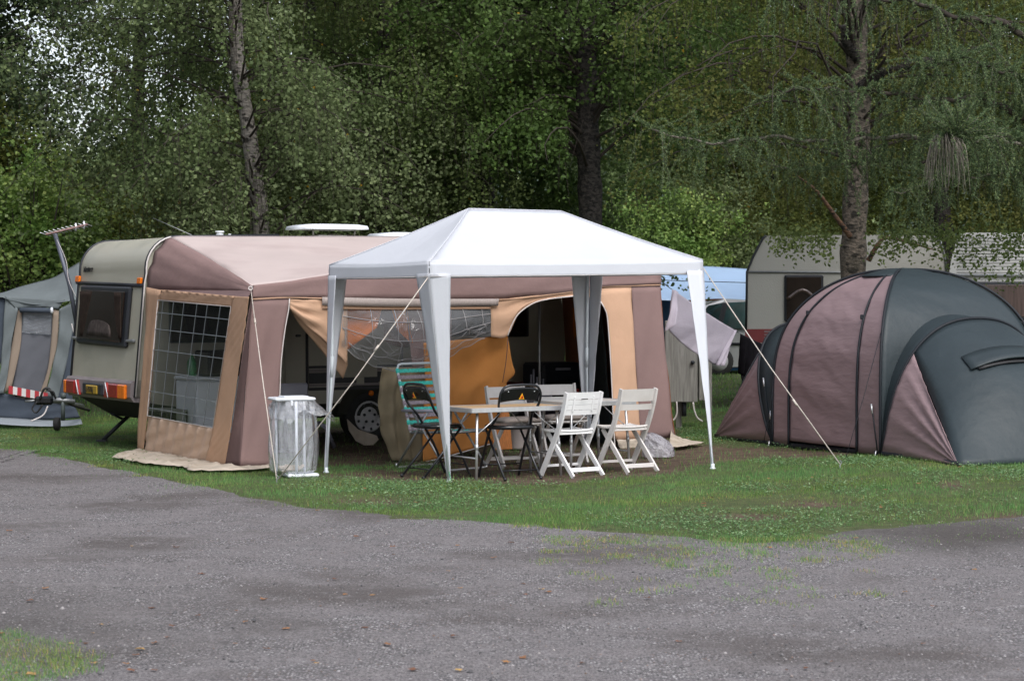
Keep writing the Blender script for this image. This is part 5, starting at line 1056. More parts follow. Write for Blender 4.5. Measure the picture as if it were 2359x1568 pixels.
def white_chair(kind):
    t = thing('folding_chair', (0,0,0), 'x', 'chair'); w_ = .205; K = dict(local=True); mt = M['white_plastic'] if kind == 'near' else M['old_plastic']
    for s in (-1, 1):
        pts = crv([(s*w_,.22,0), (s*w_,.09,.20), (s*w_,-.035,.40), (s*w_,-.10,.53), (s*w_,-.15,.66), (s*w_,-.185,.79)], 22); rows = []
        for i, p in enumerate(pts):
            d = (pts[min(21, i+1)]-pts[max(0, i-1)]).normalized(); n_ = Vector((0, d.z, -d.y)); hw = .028-.005*abs(i/21-.4)
            rows.append([p+n_*hw+Vector((.010,0,0)), p+n_*hw-Vector((.010,0,0)), p-n_*hw-Vector((.010,0,0)), p-n_*hw+Vector((.010,0,0))])
        b = MB(); b.grid(rows, close=True); b.sm = [False]*len(b.f); b.add(rows[0], [(0,1,2,3)]); b.add(rows[-1], [(3,2,1,0)]); b.build('side_rail', mt, t, **K)
        b = MB(); x = s*(w_-.028); L0 = Vector((x,.15,.40)); L1 = Vector((x,-.25,0)); d = (L1-L0).normalized(); n_ = Vector((0, d.z, -d.y)); rows = []
        for q, hw in ((L0, .020), (L0.lerp(L1, .5), .025), (L1, .020)): rows.append([q+n_*hw+Vector((.009,0,0)), q+n_*hw-Vector((.009,0,0)), q-n_*hw-Vector((.009,0,0)), q-n_*hw+Vector((.009,0,0))])
        b.grid(rows, close=True); b.sm = [False]*len(b.f); b.add(rows[0], [(0,1,2,3)]); b.add(rows[-1], [(3,2,1,0)]); b.build('leg', mt, t, **K)
    b = MB(); b.box((0,-.192,.062), (2*(w_-.03),.016,.040), bev=.004); b.build('stretcher', mt, t, **K)
    b = MB(); b.box((0,.165,.085), (2*(w_-.012),.014,.026), bev=.003); b.build('stretcher', mt, t, **K)
    b = MB(); b.box((0,-.052,.405), (2*(w_-.012),.016,.034), bev=.003); b.build('seat_rail', mt, t, **K)
    # curved back slats
    slats = {'four': [(.598,.046), (.647,.046), (.696,.046), (.757,.066)], 'two': [(.632,.050), (.728,.105)], 'near2': [(.615,.055), (.728,.118)]}['four' if kind == 'near' else ('near2' if kind == 'near_plain' else 'two')]
    for zc_, h_ in slats:
        rows = []
        for i in range(13):
            x = -w_+.004+(2*w_-.008)*i/12; bow = .030*(1-(x/w_)**2); yc = -.11-.055*(zc_-.53)/.13-bow*.9
            yy = lambda z: -.100-.30*(z-.53)-bow
            top_ = .010*math.sin(math.pi*i/12) if zc_ > .7 else 0
            rows.append([Vector((x, yy(zc_-h_/2)+.006, zc_-h_/2)), Vector((x, yy(zc_-h_/2)-.006, zc_-h_/2)), Vector((x, yy(zc_+h_/2)-.006, zc_+h_/2+top_*0)), Vector((x, yy(zc_+h_/2)+.006, zc_+h_/2))])
        b = MB(); b.grid(rows, close=True); b.sm = [False]*len(b.f); b.add(rows[0], [(0,1,2,3)]); b.add(rows[-1], [(3,2,1,0)]); b.build('back_slat', mt, t, **K)
    for x in (-w_*.55, w_*.55):
        if kind == 'near': b = MB(); b.box((x, -.178, .68), (.018,.006,.15), Matrix.Rotation(R(16), 3, 'X'), bev=.002); b.build('back_rib', mt, t, **K)
    b = MB()
    for k in range(10):
        y = .215-.030*k; dip = .012*math.sin(math.pi*k/9); rows = []
        for i in range(9):
            x = -.205+.41*i/8; z = .432-dip-.010*(1-(x/.205)**2); rows.append([Vector((x, y+.013, z-.010)), Vector((x, y+.013, z+.004)), Vector((x, y, z+.009)), Vector((x, y-.013, z+.004)), Vector((x, y-.013, z-.010))])
        b.grid(rows, close=True); b.add(rows[0], [tuple(range(5))]); b.add(rows[-1], [tuple(range(5))[::-1]])
    for x in (-.17, .17): b.box((x, .08, .415), (.022,.29,.02), bev=.003)
    b.build('seat', mt, t, **K)
    if kind == 'near': b = MB(); b.box((-.02,-.222,.727), (.075,.004,.007), Matrix.Rotation(R(16), 3, 'X')); b.build('handle_slot', M['ink'], t, **K)
    if kind == 'far':
        b = MB(); rows = []; wv = wob(77)
        for i in range(11):
            rows.append([Vector((-.2+.4*j/10, -.06+.29*i/10, .452+.028*(math.sin(math.pi*i/10)*math.sin(math.pi*j/10))**.35+.006*wv(i*.5, j*.5))) for j in range(11)])
        b.grid(rows); b.build('cushion', M['cushion'], t, solid=.03, **K)
    return t
def put(t, px, py, rot, label, group=None, dz=0):
    p = G(px, py); t.location = (p.x, p.y, p.z+dz); t.rotation_euler = (0, 0, rot); t['label'] = label
    if group: t['group'] = group
    return t
c1 = black_chair(); put(c1, 1176, 1099, .46, 'black folding chair with an orange triangle sticker, its back straight to the camera', 'black folding chairs')
c1.scale = (1.08,)*3; c2 = copy_tree(c1); put(c2, 1003, 1096, -.95, 'black folding chair turned sideways beside the turquoise lounge chair', 'black folding chairs')
c3 = white_chair('near'); put(c3, 1318, 1093, .62, 'white plastic folding chair with four back slats beside the black chair', 'white folding chairs')
c4_ = white_chair('near_plain'); put(c4_, 1444, 1084, .60, 'rightmost white plastic folding chair with a wide smooth back plank', 'white folding chairs')
c5 = white_chair('far'); put(c5, 1181, 1072, 3.60, 'off white folding chair with a cushion behind the table, nearest the orange curtain', 'white folding chairs')
c6 = copy_tree(c5); put(c6, 1292, 1064, 3.45, 'off white folding chair behind the table in front of the dark storage crate', 'white folding chairs')
for o in c6.children: pass
# turquoise lounge chair
t = thing('lounge_chair', (0,0,0), 'aluminium lounge chair with turquoise and lilac webbing left of the table', 'lounge chair'); K = dict(local=True); w_ = .27
B0, B1 = Vector((0,-.16,.36)), Vector((0,-.36,1.03)); bd = B1-B0
pts = [Vector((-w_,0,0))+B0, Vector((-w_,0,0))+B0+bd*.93, Vector((-w_+.03,0,0))+B0+bd*.985, Vector((-w_+.07,0,0))+B1, Vector((w_-.07,0,0))+B1, Vector((w_-.03,0,0))+B0+bd*.985, Vector((w_,0,0))+B0+bd*.93, Vector((w_,0,0))+B0]
b = MB(); b.tube(pts, .0125, 8); b.build('back_frame', M['white_steel'], t, **K)
for k in range(10):
    s = .90-.094*k; c_ = B0+bd*s; mt_ = M['teal'] if k % 2 == 0 else M['web_grey']; b = MB(); rows = []; nd = bd.normalized(); nn_ = Vector((1,0,0)).cross(nd)
    for i in range(41): rows.append([c_+Vector((-w_+2*w_*i/40,0,0))+nd*.019*e+nn_*(.010*(1 if i % 4 < 2 else .2)) for e in (-1, -.3, .3, 1)])
    b.grid(rows)
    for s_ in (-1, 1): b.tube([c_+Vector((s_*w_,0,0))-nd*.021, c_+Vector((s_*w_,0,0))+nd*.021], .0165, 8)
    b.build('webbing', mt_, t, solid=.003, **K)
b = MB(); b.tube([(-w_,-.16,.36), (-w_,.30,.38), (-w_,.34,.375), (w_,.34,.375), (w_,.30,.38), (w_,-.16,.36)], .0125, 8); b.build('seat_frame', M['galv'], t, **K)
for k in range(8):
    y = -.10+.055*k; b = MB(); b.grid([[Vector((-w_+2*w_*i/20, y+.019*e, .375-.015*math.sin(math.pi*i/20))) for e in (-1, 1)] for i in range(21)]); b.build('webbing', M['teal'] if k % 2 == 0 else M['web_grey'], t, solid=.003, **K)
for s in (-1, 1):
    x = s*(w_+.02)
    b = MB(); b.tube([(x,-.25,.575), (x,.22,.585)], .016, 8, flat=1.5); b.build('armrest', M['lilac_plastic'], t, **K)
    b = MB(); b.tube([(x,.10,.575), (x,-.34,.01)], .0115, 8); b.build('leg', M['galv'], t, **K)
    b = MB(); b.tube([(x,-.12,.575), (x,.34,.01)], .0115, 8); b.build('leg', M['galv'], t, **K)
for y in (-.34, .34): b = MB(); b.tube(crv([(-w_-.02,y,.05), (-w_+.0,y,.012), (0,y,.012), (w_,y,.012), (w_+.02,y,.05)], 18), .0115, 8); b.build('foot_bar', M['alu'], t, **K)
put(t, 1017, 1078, 3.98, 'aluminium lounge chair with turquoise and lilac webbing left of the table')

# ================================================================== RUBBISH BAG STAND
bp0 = G(692, 1100); bs = thing('bag_stand', bp0, 'white stand holding a clear rubbish bag beside the pink awning corner', 'bag stand')
FB = Matrix.Rotation(.35, 3, 'Z'); Q = lambda x, y, z: bp0+FB@Vector((x, y, z))
b = MB(); b.box(Q(-.04, .16, .735), (.39, .32, .03), FB, bev=.012); b.box(Q(-.02, .16, .755), (.24, .22, .012), FB, bev=.005); b.build('lid', M['white_clean'], bs)
b = MB(); b.box(Q(-.08,.0,.70), (.02,.02,.05), FB, bev=.005); b.build('clip', M['white_clean'], bs)
for x, y in ((-.03, .03), (.10, .24), (-.17, .24)): b = MB(); b.tube([Q(x, y, .02), Q(x, y, .73)], .0135, 10); b.build('post', M['white_clean'], bs)
b = MB(); b.box(Q(.03, .12, .02), (.30, .26, .035), FB, bev=.012); b.build('foot', M['white_clean'], bs)
rows = []; wv = wob(88, 9)
for i in range(34):
    s = i/33; z = .715-.69*s; row = []
    for j in range(56):
        a = 6.283*j/56; r = (.175+.022*math.sin(math.pi*min(1, s*1.1))+.035*s)*(1+.10*wv(math.cos(a)*2.4, math.sin(a)*2.4+s*.6)+.05*math.sin(a*9+s*2)*(1-.4*s)+.03*math.sin(a*17+1-s*3))
        if s > .93: r *= 1-.5*((s-.93)/.07)**2
        c_ = Q(-.03, .15, z); row.append(c_+Vector((r*1.06*math.cos(a), r*.85*math.sin(a), 0)))
    rows.append(row)
b = MB(); b.grid(rows, close=True); bag = b.build('bag', M['bag_film'], bs)
rows = []
for i in range(14):                        # the rim of the bag folded over, flaring out to the right
    s = i/13; row = []
    for j in range(56):
        a = 6.283*j/56; fl = max(0, math.cos(a-.1))**3; r = .185+.05*s+.17*fl*math.sin(s*1.6)+.012*math.sin(a*13+s*4)+.02*wv(a, s); c_ = Q(-.03, .15, .72-(.15+.05*math.sin(a*3+1)+.03*math.sin(a*7))*s-.03*fl*math.sin(s*3))
        row.append(c_+Vector((r*math.cos(a), r*.85*math.sin(a), 0)))
    rows.append(row)
b = MB(); b.grid(rows, close=True); b.build('bag_cuff', M['bag_film'], bag)
b = MB()
for k in range(9):
    q = Q(rng.uniform(-.14,.10), rng.uniform(.08,.25), rng.uniform(.05,.10)); b.box(q, (rng.uniform(.04,.10), rng.uniform(.03,.07), rng.uniform(.02,.05)), Matrix.Rotation(rng.uniform(0, 3), 3, 'Z')@Matrix.Rotation(rng.uniform(-.6,.6), 3, 'X'), bev=.006)
o = b.build('rubbish', M['mud']); tag(o, 'crumpled beige rubbish at the bottom of the clear bag', 'rubbish', kind='stuff')
# plastic sack on the ground
p0 = G(1516, 1052); rows = []; wv = wob(90, 9)
for i in range(18):
    th = math.pi*.5*i/17; row = []
    for j in range(40):
        a = 6.283*j/40; r = .155*(1+.16*wv(a*1.0, th*2)+.07*math.sin(a*5+th*3)); row.append(p0+Vector((r*math.cos(a)*math.cos(th)**.6*1.05-.10*math.sin(th)**2, r*.8*math.sin(a)*math.cos(th)**.6, .24*math.sin(th)*(1+.10*wv(a*2, 3))+.004)))
    rows.append(row)
b = MB(); b.grid(rows, close=True); tag(b.build('plastic_sack', M['bag_white']), 'crumpled translucent plastic sack on the ground at the right end of the awning', 'plastic sack')
# ================================================================== DARK DOME TENT
FL, FR = G(1781, 1026), G(2027, 1049); FL.z = hz(FL.x, FL.y); ax_ = (FR-FL); ax_.z = 0; W0 = ax_.length; aD = ax_.normalized(); pD = Vector((-aD.y, aD.x, 0))
BL, BR = FL+pD*1.95, FR+pD*1.95
tn = thing('dome_tent', (FL+BR)/2-ZD*((FL+BR)/2).z, 'dark slate and brown dome tent with a sleeping pod at each end', 'tent')
ap = (FL+BR)/2; 
def fit_apex():
    z = EYE+(684-632)/F*ap.y; return z
AZ = fit_apex(); GZt = (FL.z+FR.z)/2
def polearc(foot, t, lean=None):            # t 0 at the foot, 1 at the apex
    th = t*math.pi/2; k = math.cos(th)**.78; h = math.sin(th)**.86
    h_ = Vector((ap.x, ap.y, 0)); f0 = Vector((foot.x, foot.y, 0)); p = h_+(f0-h_)*k*(1+.10*math.sin(2*th)**2); p.z = GZt+.02+(AZ-GZt)*h; return p
def patch(f0, f1, bul, n=26, m_=18, s0=0, s1=1, t0=0, t1=1, wr=0, seed=1, hor=True):
    wv = wob(seed); rows = []; out = ((f0+f1)/2-ap); out.z = 0; out.normalize()
    for i in range(n):
        t = t0+(t1-t0)*i/(n-1); row = []
        for j in range(m_):
            s = s0+(s1-s0)*j/(m_-1); a, c = polearc(f0, t), polearc(f1, t); p = a.lerp(c, s); w__ = (a-c).length
            p += out*(bul*math.sin(math.pi*s)*w__*(.35+.65*math.sin(math.pi*min(1,t+.1))) + wr*(math.sin(38*t+3*s+2*wv(s*2, t*3))*.7+wv(s*4, t*9))*math.sin(math.pi*s))
            row.append(p)
        rows.append(row)
    return rows
b = MB(); b.grid(patch(FL, FR, .0, 50, 14, 0, .16, wr=.008, seed=2)); b.grid(patch(FL, FR, .0, 50, 14, .80, 1, wr=.008, seed=3)); b.build('door_side', M['tent_brown'], tn, solid=.003)
b = MB(); b.grid(patch(FL, FR, .0, 90, 26, .16, .80, t0=.008, t1=.86, wr=.010, seed=4)); b.build('door', M['tent_brown'], tn, solid=.003)
b = MB(); b.grid(patch(FL, FR, .0, 20, 14, .16, .80, t0=.86, t1=1)); b.build('door_head', M['tent_brown'], tn, solid=.003)
for s_, t1 in ((.16, .88), (.80, .84)):
    b = MB(); q = patch(FL, FR, 0, 40, 2, s_, s_+.0001, t0=.0, t1=t1); o_ = -pD*.012; b.tube([r_[0]+o_ for r_ in q], .012, 6, flat=1.2); b.build('door_zip', M['tent_black'], tn)
b = MB(); b.grid(patch(FR, BR, .03, 60, 30, wr=.007, seed=5)); b.build('right_side', M['tent_grey'], tn, solid=.003)
b = MB(); b.grid(patch(BR, BL, .0, 30, 16)); b.build('back_side', M['tent_brown'], tn, solid=.003)
b = MB(); b.grid(patch(BL, FL, .02, 30, 16)); b.build('left_side', M['tent_grey'], tn, solid=.003)
for f_ in (FL, FR, BL, BR):
    b = MB(); P_ = [polearc(f_, i/30) for i in range(31)]; b.tube([p+(p-ap-ZD*.9+ZD*ap.z).normalized()*.012+ZD*.006 for p in P_], .014, 7); b.build('pole_sleeve', M['tent_black'], tn)
# wind cap over the crossing poles
capc = Vector((ap.x, ap.y, AZ)); rows = []
for i in range(7):
    k = i/6; rows.append([capc+(aD*sx+pD*sy)*.50*k*(1-.10*abs(sx*sy))-ZD*(.085*k*k)+ZD*.05 for sx, sy in ((-.55,-.75),(-.2,-.85),(.25,-.85),(.62,-.75),(.72,-.2),(.72,.3),(.6,.75),(.2,.85),(-.25,.85),(-.6,.75),(-.7,.3),(-.7,-.25))])
b = MB(); b.grid(rows, close=True); b.build('vent_cap', M['tent_grey'], tn, solid=.006)
# sleeping pods
def pod(F0, F1, outd, tip0, tip1, hh, lean, seed, name):
    root = tn; n_ = 48; arc = []; wv = wob(seed)
    for i in range(n_+1):
        th = math.pi*i/n_; k = math.cos(th); k = math.copysign(abs(k)**(.86 if seed == 6 else .55), k); p = (F0+F1)/2+(F0-F1)/2*k; p.z = GZt+.01+hh*math.sin(th)**.80; p += outd*lean*math.sin(th)**.6; arc.append(p)
    i1 = int(n_*.265); end = []
    for i in range(n_+1):
        if i <= i1: e = tip0
        elif i >= n_-i1: e = tip1
        else: e = tip0.lerp(tip1, (i-i1)/(n_-2*i1))+outd*.10*math.sin(math.pi*(i-i1)/(n_-2*i1))
        end.append(Vector(e))
    def sheet(a0, a1, nm, mt, fold):
        rows = []
        for i in range(a0, a1+1):
            row = []
            for j in range(26):
                t = j/25; p = arc[i].lerp(end[i], t); nb = outd+ZD*.7; cc = (i-a0)/max(1, a1-a0)
                bulge_ = .16*math.sin(math.pi*t)*(math.sin(math.pi*cc)**.5 if nm == 'pod_roof' else 0)
                p = p+nb*bulge_*hh*.8+((-pD if i < n_/2 else pD)*.022*math.sin(fold*cc)*math.sin(math.pi*t)**.6 if fold else Vector((0,0,0)))+nb*.016*wv(i*.22, t*6)*math.sin(math.pi*t); row.append(p)
            rows.append(row)
        m_ = MB(); m_.grid(rows); return m_.build(nm, mt, root, solid=.003)
    sheet(0, i1, 'pod_side', M['tent_brown'], 26); sheet(n_-i1, n_, 'pod_side', M['tent_brown'], 26); sheet(i1, n_-i1, 'pod_roof', M['tent_grey'], 0)
    m_ = MB(); m_.tube([p+outd*.005+ZD*.008 for p in arc], .016, 8); m_.build('pod_pole_sleeve', M['tent_black'], root)
    # collar of cloth between dome and pod arch
    rows = []
    for i in range(n_+1):
        th = i/n_; bk_ = (F0+F1)/2+(F0-F1)/2*math.cos(math.pi*th)*.97; q = arc[i]; r_ = []
        inn = Vector((bk_.x, bk_.y, 0))-outd*.20*math.sin(math.pi*th); inn.z = q.z+.05*math.sin(math.pi*th)
        for j in range(5): r_.append(q.lerp(inn, j/4))
        rows.append(r_)
    m_ = MB(); m_.grid(rows); m_.build('pod_collar', M['tent_grey'], root, solid=.003); return arc, end
tipR = G(2207, 1073); tipR.z += .01; tR2 = tipR+pD*2.35; arcR, endR = pod(FR, BR, aD, tipR, tR2, 1.36, .26, 6, 'right')
tipL = G(1646, 1008); tipL.z += .02; tL2 = tipL+pD*2.3; arcL, endL = pod(FL, BL, -aD, tipL, tL2, 1.30, .66, 7, 'left')
# vent hood on the right pod
def podS(i, t, out=0.0):
    p = arcR[i].lerp(endR[i], t); nb = aD+ZD*.7; cc = (i-12)/24; return p+nb*(.16*math.sin(math.pi*t)*math.sin(math.pi*cc)**.5*1.36*.8+out)+nb*.016
rows = [[podS(i, t, o_*(1-((i-24)/8)**2)) for i in range(17, 32)] for t, o_ in ((.27, .0), (.31, .018), (.35, .035), (.38, .045), (.388, .035))]
hood = MB(); hood.grid(rows); hood.build('vent_hood', M['tent_grey'], tn, solid=.004)
hood = MB(); hood.grid([[podS(i, t, .004) for i in range(18, 31)] for t in (.36, .405)]); hood.build('vent_mesh', M['ink'], tn, solid=.006)
# black groundsheet edge and guy lines
b = MB(); gs = [tipL, FL.lerp(tipL, .5), FL, FL.lerp(FR, .5)+pD*.03, FR, FR.lerp(tipR, .5), tipR]
b.grid([[Vector((p.x, p.y, hz(p.x, p.y)+.045)) for p in gs], [Vector((p.x, p.y, hz(p.x, p.y)-.01)) for p in gs]]); b.build('groundsheet_edge', M['tent_black'], tn, solid=.01)
b = MB(); b.prism([Vector((p.x, p.y, .0)) for p in (FL+pD*.1, FR+pD*.1, BR-pD*.1, BL-pD*.1)], ZD*(hz(FR.x, FR.y)+.03)); b.build('groundsheet', M['tent_black'], tn)
for a, c in ((polearc(FR, .42)-pD*.02, G(1948, 1062)), (arcL[3]-pD*.0, G(1742, 1010)), (arcR[12], G(2243, 1070)), (polearc(FL, .2), FL-pD*.12)):
    guy(a, c, 'guy_line', M['tent_black'], tn, .0035, 0, False)
for q, r_ in ((FL, D(1764, 1000-130, FL.y+.3)), (FR, D(2013, 930, FR.y+.1)), (FL, D(1780, 945, FL.y+.1))):
    b = MB(); b.tube([q+ZD*.02-pD*.03, r_-pD*.03], .008, 5); b.build('tension_strap', M['tent_black'], tn); b = MB(); d_ = (r_-q).normalized(); b.tube([r_-pD*.035, r_-pD*.035-d_*.10], .010, 6); b.build('strap_clip', M['alu'], tn)
for q in (FL, FR): b = MB(); b.tube([q-pD*.05+ZD*.05, q-pD*.07-ZD*.03], .007, 5); b.build('peg', M['alu'], tn)
for s_, t_ in ((.17, .52), (.80, .50)):
    p = patch(FL, FR, 0, 2, 2, s_, s_+.001, t0=t_, t1=t_+.01)[0][0]; b = MB(); b.box(p-pD*.04, (.03,.02,.05), bev=.006); b.build('zip_toggle', M['tent_black'], tn)

# ================================================================== CARAVANS BEHIND THE TENT
def side_caravan(x0, x1, Y, ytop, name, label, body_m, parts):
    P = lambda px, py, dy=0: D(px, py, Y+dy); base = P((x0+x1)/2, 684); base.z = hz(base.x, base.y); t = thing(name, base, label, 'caravan'); return t, P
t, P = side_caravan(1716, 2178, 31, 543, 'caravan', 'grey beige caravan with a dark red stripe behind the dome tent', None, None)
outl = [(1716, 800), (1718, 760), (1720, 626), (1735, 590), (1757, 548), (1764, 543), (2000, 541), (2148, 543), (2166, 556), (2176, 590), (2181, 640), (2181, 800), (2170, 880), (1730, 880)]
b = MB(); b.prism([P(*q) for q in outl], Vector((.30, 2.15, 0))); o = b.build('body', M['van_grey'], t)
b = MB(); b.tube([P(*q, -.012) for q in outl[1:6]], .018, 6); b.build('edge_trim', M['black_trim'], t); b = MB(); b.tube([P(*q, -.012) for q in outl[7:11]], .014, 6); b.build('edge_trim', M['galv'], t)
b = MB(); b.tube([P(1720, 626, -.01), P(2180, 629, -.01)], .016, 6); b.build('cross_trim', M['galv'], t)
def flatbox(x0, y0, x1, y1, Yp, name, mt, par, P, th=.03, bev=.0):
    b = MB(); a, c = P(x0, y1, Yp), P(x1, y0, Yp); b.box((a+c)/2, (c.x-a.x, th, c.z-a.z), bev=bev); return b.build(name, mt, par)
for y0, y1, mt in ((756, 789, 'maroon'), (793, 796, 'bumper')): flatbox(1716, y0, 2180, y1, -.006, 'side_stripe', M[mt], t, P, .012)
for y in (762, 769, 776): flatbox(1990-230, y, 1990-205, y+3, -.016, 'stripe_mark', M['bumper'], t, P, .006)
wnd = flatbox(1806, 633, 1896, 741, -.02, 'window', M['black_trim'], t, P, .05, .03); flatbox(1811, 638, 1891, 736, -.045, 'pane', M['dark_glass'], wnd, P, .02, .02)
b = MB(); b.tube(crv([P(1812, 690, -.06), P(1850, 668, -.06), P(1888, 700, -.06)], 10), [.03]*10, 6, flat=.3); b.build('curtain', M['curtain_brown'], wnd)
b = MB(); b.box(P(1950, 900)+Vector((0, 1.0, 0)), (2.6, 1.8, .3)); b.build('underbody', M['underbody'], t)
for x in (1900,):
    b = MB(); q = P(x, 900); q.z = hz(q.x, q.y)+.31; b.lathe(q+Vector((0,.12,0)), [(.18,.1), (.29,.1), (.31,.07), (.31,-.07), (.29,-.1), (.18,-.1)], 24, 'y'); b.build('wheel', M['tyre'], t)
t, P = side_caravan(2186, 3300, 29.5, 535, 'caravan', 'white roofed caravan with a long curtained window at the right edge', None, None)
outl = [(2184, 640), (2190, 600), (2200, 560), (2212, 540), (2225, 536), (3200, 536), (3240, 560), (3250, 640), (3240, 900), (2184, 900)]
b = MB(); b.prism([P(*q) for q in outl], Vector((.6, 2.2, 0))); b.build('body', M['van_white'], t)
b = MB()
for k in range(12): y = 548+7.2*k; b.tube([P(2203, y, -.003), P(3240, y, -.003)], .006, 4)
b.build('panel_ribs', M['van_white'], t)
b = MB(); b.tube([P(2184, 634, -.02), P(3250, 640, -.02)], .022, 6); b.build('gutter', M['alu'], t)
wnd = flatbox(2208, 648, 2470, 738, -.02, 'window', M['black_trim'], t, P, .05, .03); flatbox(2214, 655, 2464, 731, -.045, 'pane', M['curtain_brown'], wnd, P, .02, .02)
flatbox(2184, 760, 3245, 800, -.006, 'side_stripe', M['maroon'], t, P, .012)

# ================================================================== BLUE TARPAULIN, CAR, CABINET, WASHING
t = thing('tarpaulin_shelter', G(1600, 880, 0), 'pale blue tarpaulin shelter beyond the washing line', 'shelter')
rows = []; wv = wob(101, 7)
for i in range(26):
    s = i/25; row = []
    for j in range(18):
        k = j/17; y = 40+3.2*k; px = 1500+230*s; pyl = 690+2*math.sin(s*7); pyh = np.interp(s, [0, .3, .62, 1], [613, 612, 614, 620]); p = D(px, pyl+(pyh-pyl)*k, y); p.z += .02*wv(s*4, k*4)*math.sin(math.pi*k); row.append(p)
    rows.append(row)
b = MB(); b.grid(rows); b.build('roof_sheet', M['blue_tarp'], t, solid=.004)
b = MB(); b.tube([D(1518, 645, 41.0), D(1600, 648, 41.1), D(1722, 651, 41.2)], .008, 5); b.build('roof_seam', M['rope_dark'], t)
b = MB(); b.grid([[D(1505, 688, 42), D(1556, 690, 42)], [D(1505, 790, 42), D(1556, 790, 42)]]); b.build('side_sheet', M['blue_wall'], t, solid=.02)
b = MB(); b.grid([[D(1556, 684, 43), D(1660, 680, 43), D(1730, 677, 43)], [D(1556, 698, 43), D(1660, 690, 43), D(1730, 681, 43)]]); b.build('orange_band', M['orange_hot'], t, solid=.02)
for px in (1512, 1560, 1735): b = MB(); q = D(px, 690, 40.1); b.tube([Vector((q.x, q.y, .1)), q], .02, 6); b.build('pole', M['galv'], t)
b = MB(); q0, q1 = D(1630, 852, 45.9), D(1740, 850, 45.9); b.box((q0+q1)/2+Vector((0,0,-.05)), (1.3, .05, .32), bev=.01); tag(b.build('blue_sheet', M['blue_bright']), 'strip of bright blue sheeting seen below the silver car', 'sheet')
# silver car, side on
cY = 43.7; CP = lambda px, py, dy=0: D(px, py, cY+dy); gzc = .12; kx = lambda m_: m_
t = thing('parked_car', Vector((CP(1800, 700).x, cY+.9, gzc)), 'silver people carrier parked behind the washing line', 'car')
sil = [(1588, 838), (1583, 800), (1586, 765), (1594, 742), (1606, 722), (1622, 702), (1642, 689), (1680, 682), (1760, 679), (1860, 681), (1915, 690), (1968, 735), (2035, 752), (2062, 780), (2066, 838), (2010, 846), (1640, 848)]
b = MB(); ws = [(0, .0), (.06, -.0), (.9, 0), (1.72, 0), (1.78, 0)]; rows = []
for dy, _ in ((0, 0), (.10, 0), (1.68, 0), (1.78, 0)):
    ins = .10 if dy in (0, 1.78) else 0; cxm = sum(q[0] for q in sil)/len(sil); cym = 770; rows.append([D(cxm+(q[0]-cxm)*(1-ins*.10), cym+(q[1]-cym)*(1-ins*.35), cY)+Vector((0, dy+(.0 if q[1] > 735 else (.14 if dy < .5 else -.14)), 0)) for q in sil])
b.grid([r_+[r_[0]] for r_ in rows]); b.add(rows[0], [tuple(range(len(sil)))[::-1]]); b.add(rows[-1], [tuple(range(len(sil)))]); body = b.build('body', M['silver'], t)
def cpoly(pts, name, mt, dy, par=t, th=.02): b = MB(); b.prism([CP(x, y, dy+(.13 if y < 735 else .04)*(1 if y < 735 else 1)-.05) for x, y in pts], Vector((0, th, 0))); return b.build(name, mt, par)
w1 = cpoly([(1612, 748), (1616, 725), (1630, 704), (1664, 697), (1652, 752)], 'window', M['car_glass'], -.06); w2 = cpoly([(1662, 756), (1676, 697), (1760, 692), (1764, 757)], 'window', M['car_glass'], -.06); cpoly([(1772, 757), (1770, 692), (1850, 694), (1905, 752)], 'window', M['car_glass'], -.06)
cpoly([(1652, 752), (1664, 697), (1676, 697), (1662, 756)], 'pillar', M['black_trim'], -.065)
b = MB(); b.tube([CP(1628, 693, .12), CP(1680, 674, .12), CP(1850, 673, .12), CP(1900, 684, .12)], .02, 6); b.build('roof_rail', M['black_trim'], t)
b = MB(); b.tube([CP(1590, 792, -.02), CP(2060, 792, -.02)], .03, 6, flat=.4); b.build('side_moulding', M['black_trim'], t)
cpoly([(1586, 745), (1596, 742), (1600, 775), (1588, 778)], 'tail_lamp', M['car_red'], -.03)
for px in (1655, 1985):
    w_ = CP(px, 832); b = MB(); b.lathe(w_+Vector((0,.10,0)), [(.19,.1), (.29,.1), (.31,.07), (.31,-.08), (.29,-.12), (.2,-.12)], 24, 'y'); wl = b.build('wheel', M['tyre'], t)
    b = MB(); b.lathe(w_+Vector((0,.0,0)), [(.19,.04), (.19,-.02), (.06,-.04)], 20, 'y'); b.build('rim', M['hubcap'], wl)
# weathered service cabinet
t = thing('service_cabinet', G(1590, 975, 0), 'weathered grey wooden service cabinet behind the end of the awning', 'cabinet'); cY = 26.3; P = lambda px, py, dy=0: D(px, py, cY+dy)
b = MB(); a, c = P(1532, 926), P(1606, 738); b.box((a+c)/2+Vector((0,.02,0)), (c.x-a.x, .04, c.z-a.z), bev=.006); dr_ = b.build('door', M['old_wood'], t)
b = MB(); b.lathe(P(1595, 834, -.03), [(.022,-.02), (.026,0), (.02,.02)], 12, 'y'); b.build('knob', M['black_trim'], dr_)
b = MB(); a, c = P(1610, 922, .03), P(1632, 744, .03); b.box((a+c)/2+Vector((0,.05,0)), (c.x-a.x, .06, c.z-a.z), bev=.004); b.build('side_panel', M['old_wood'], t)
b = MB(); a, c = P(1536, 918, .1), P(1630, 746, .1); b.box((a+c)/2+Vector((0,.22,0)), (c.x-a.x, .36, c.z-a.z), bev=.004); b.build('case', M['old_wood'], t)
b = MB(); a = P(1628, 800, .0); b.box(Vector((a.x+.03, a.y, (hz(a.x, a.y)+P(0, 752).z)/2)), (.055, .055, P(0, 752).z-hz(a.x, a.y)), bev=.004); b.build('post', M['old_wood'], t)
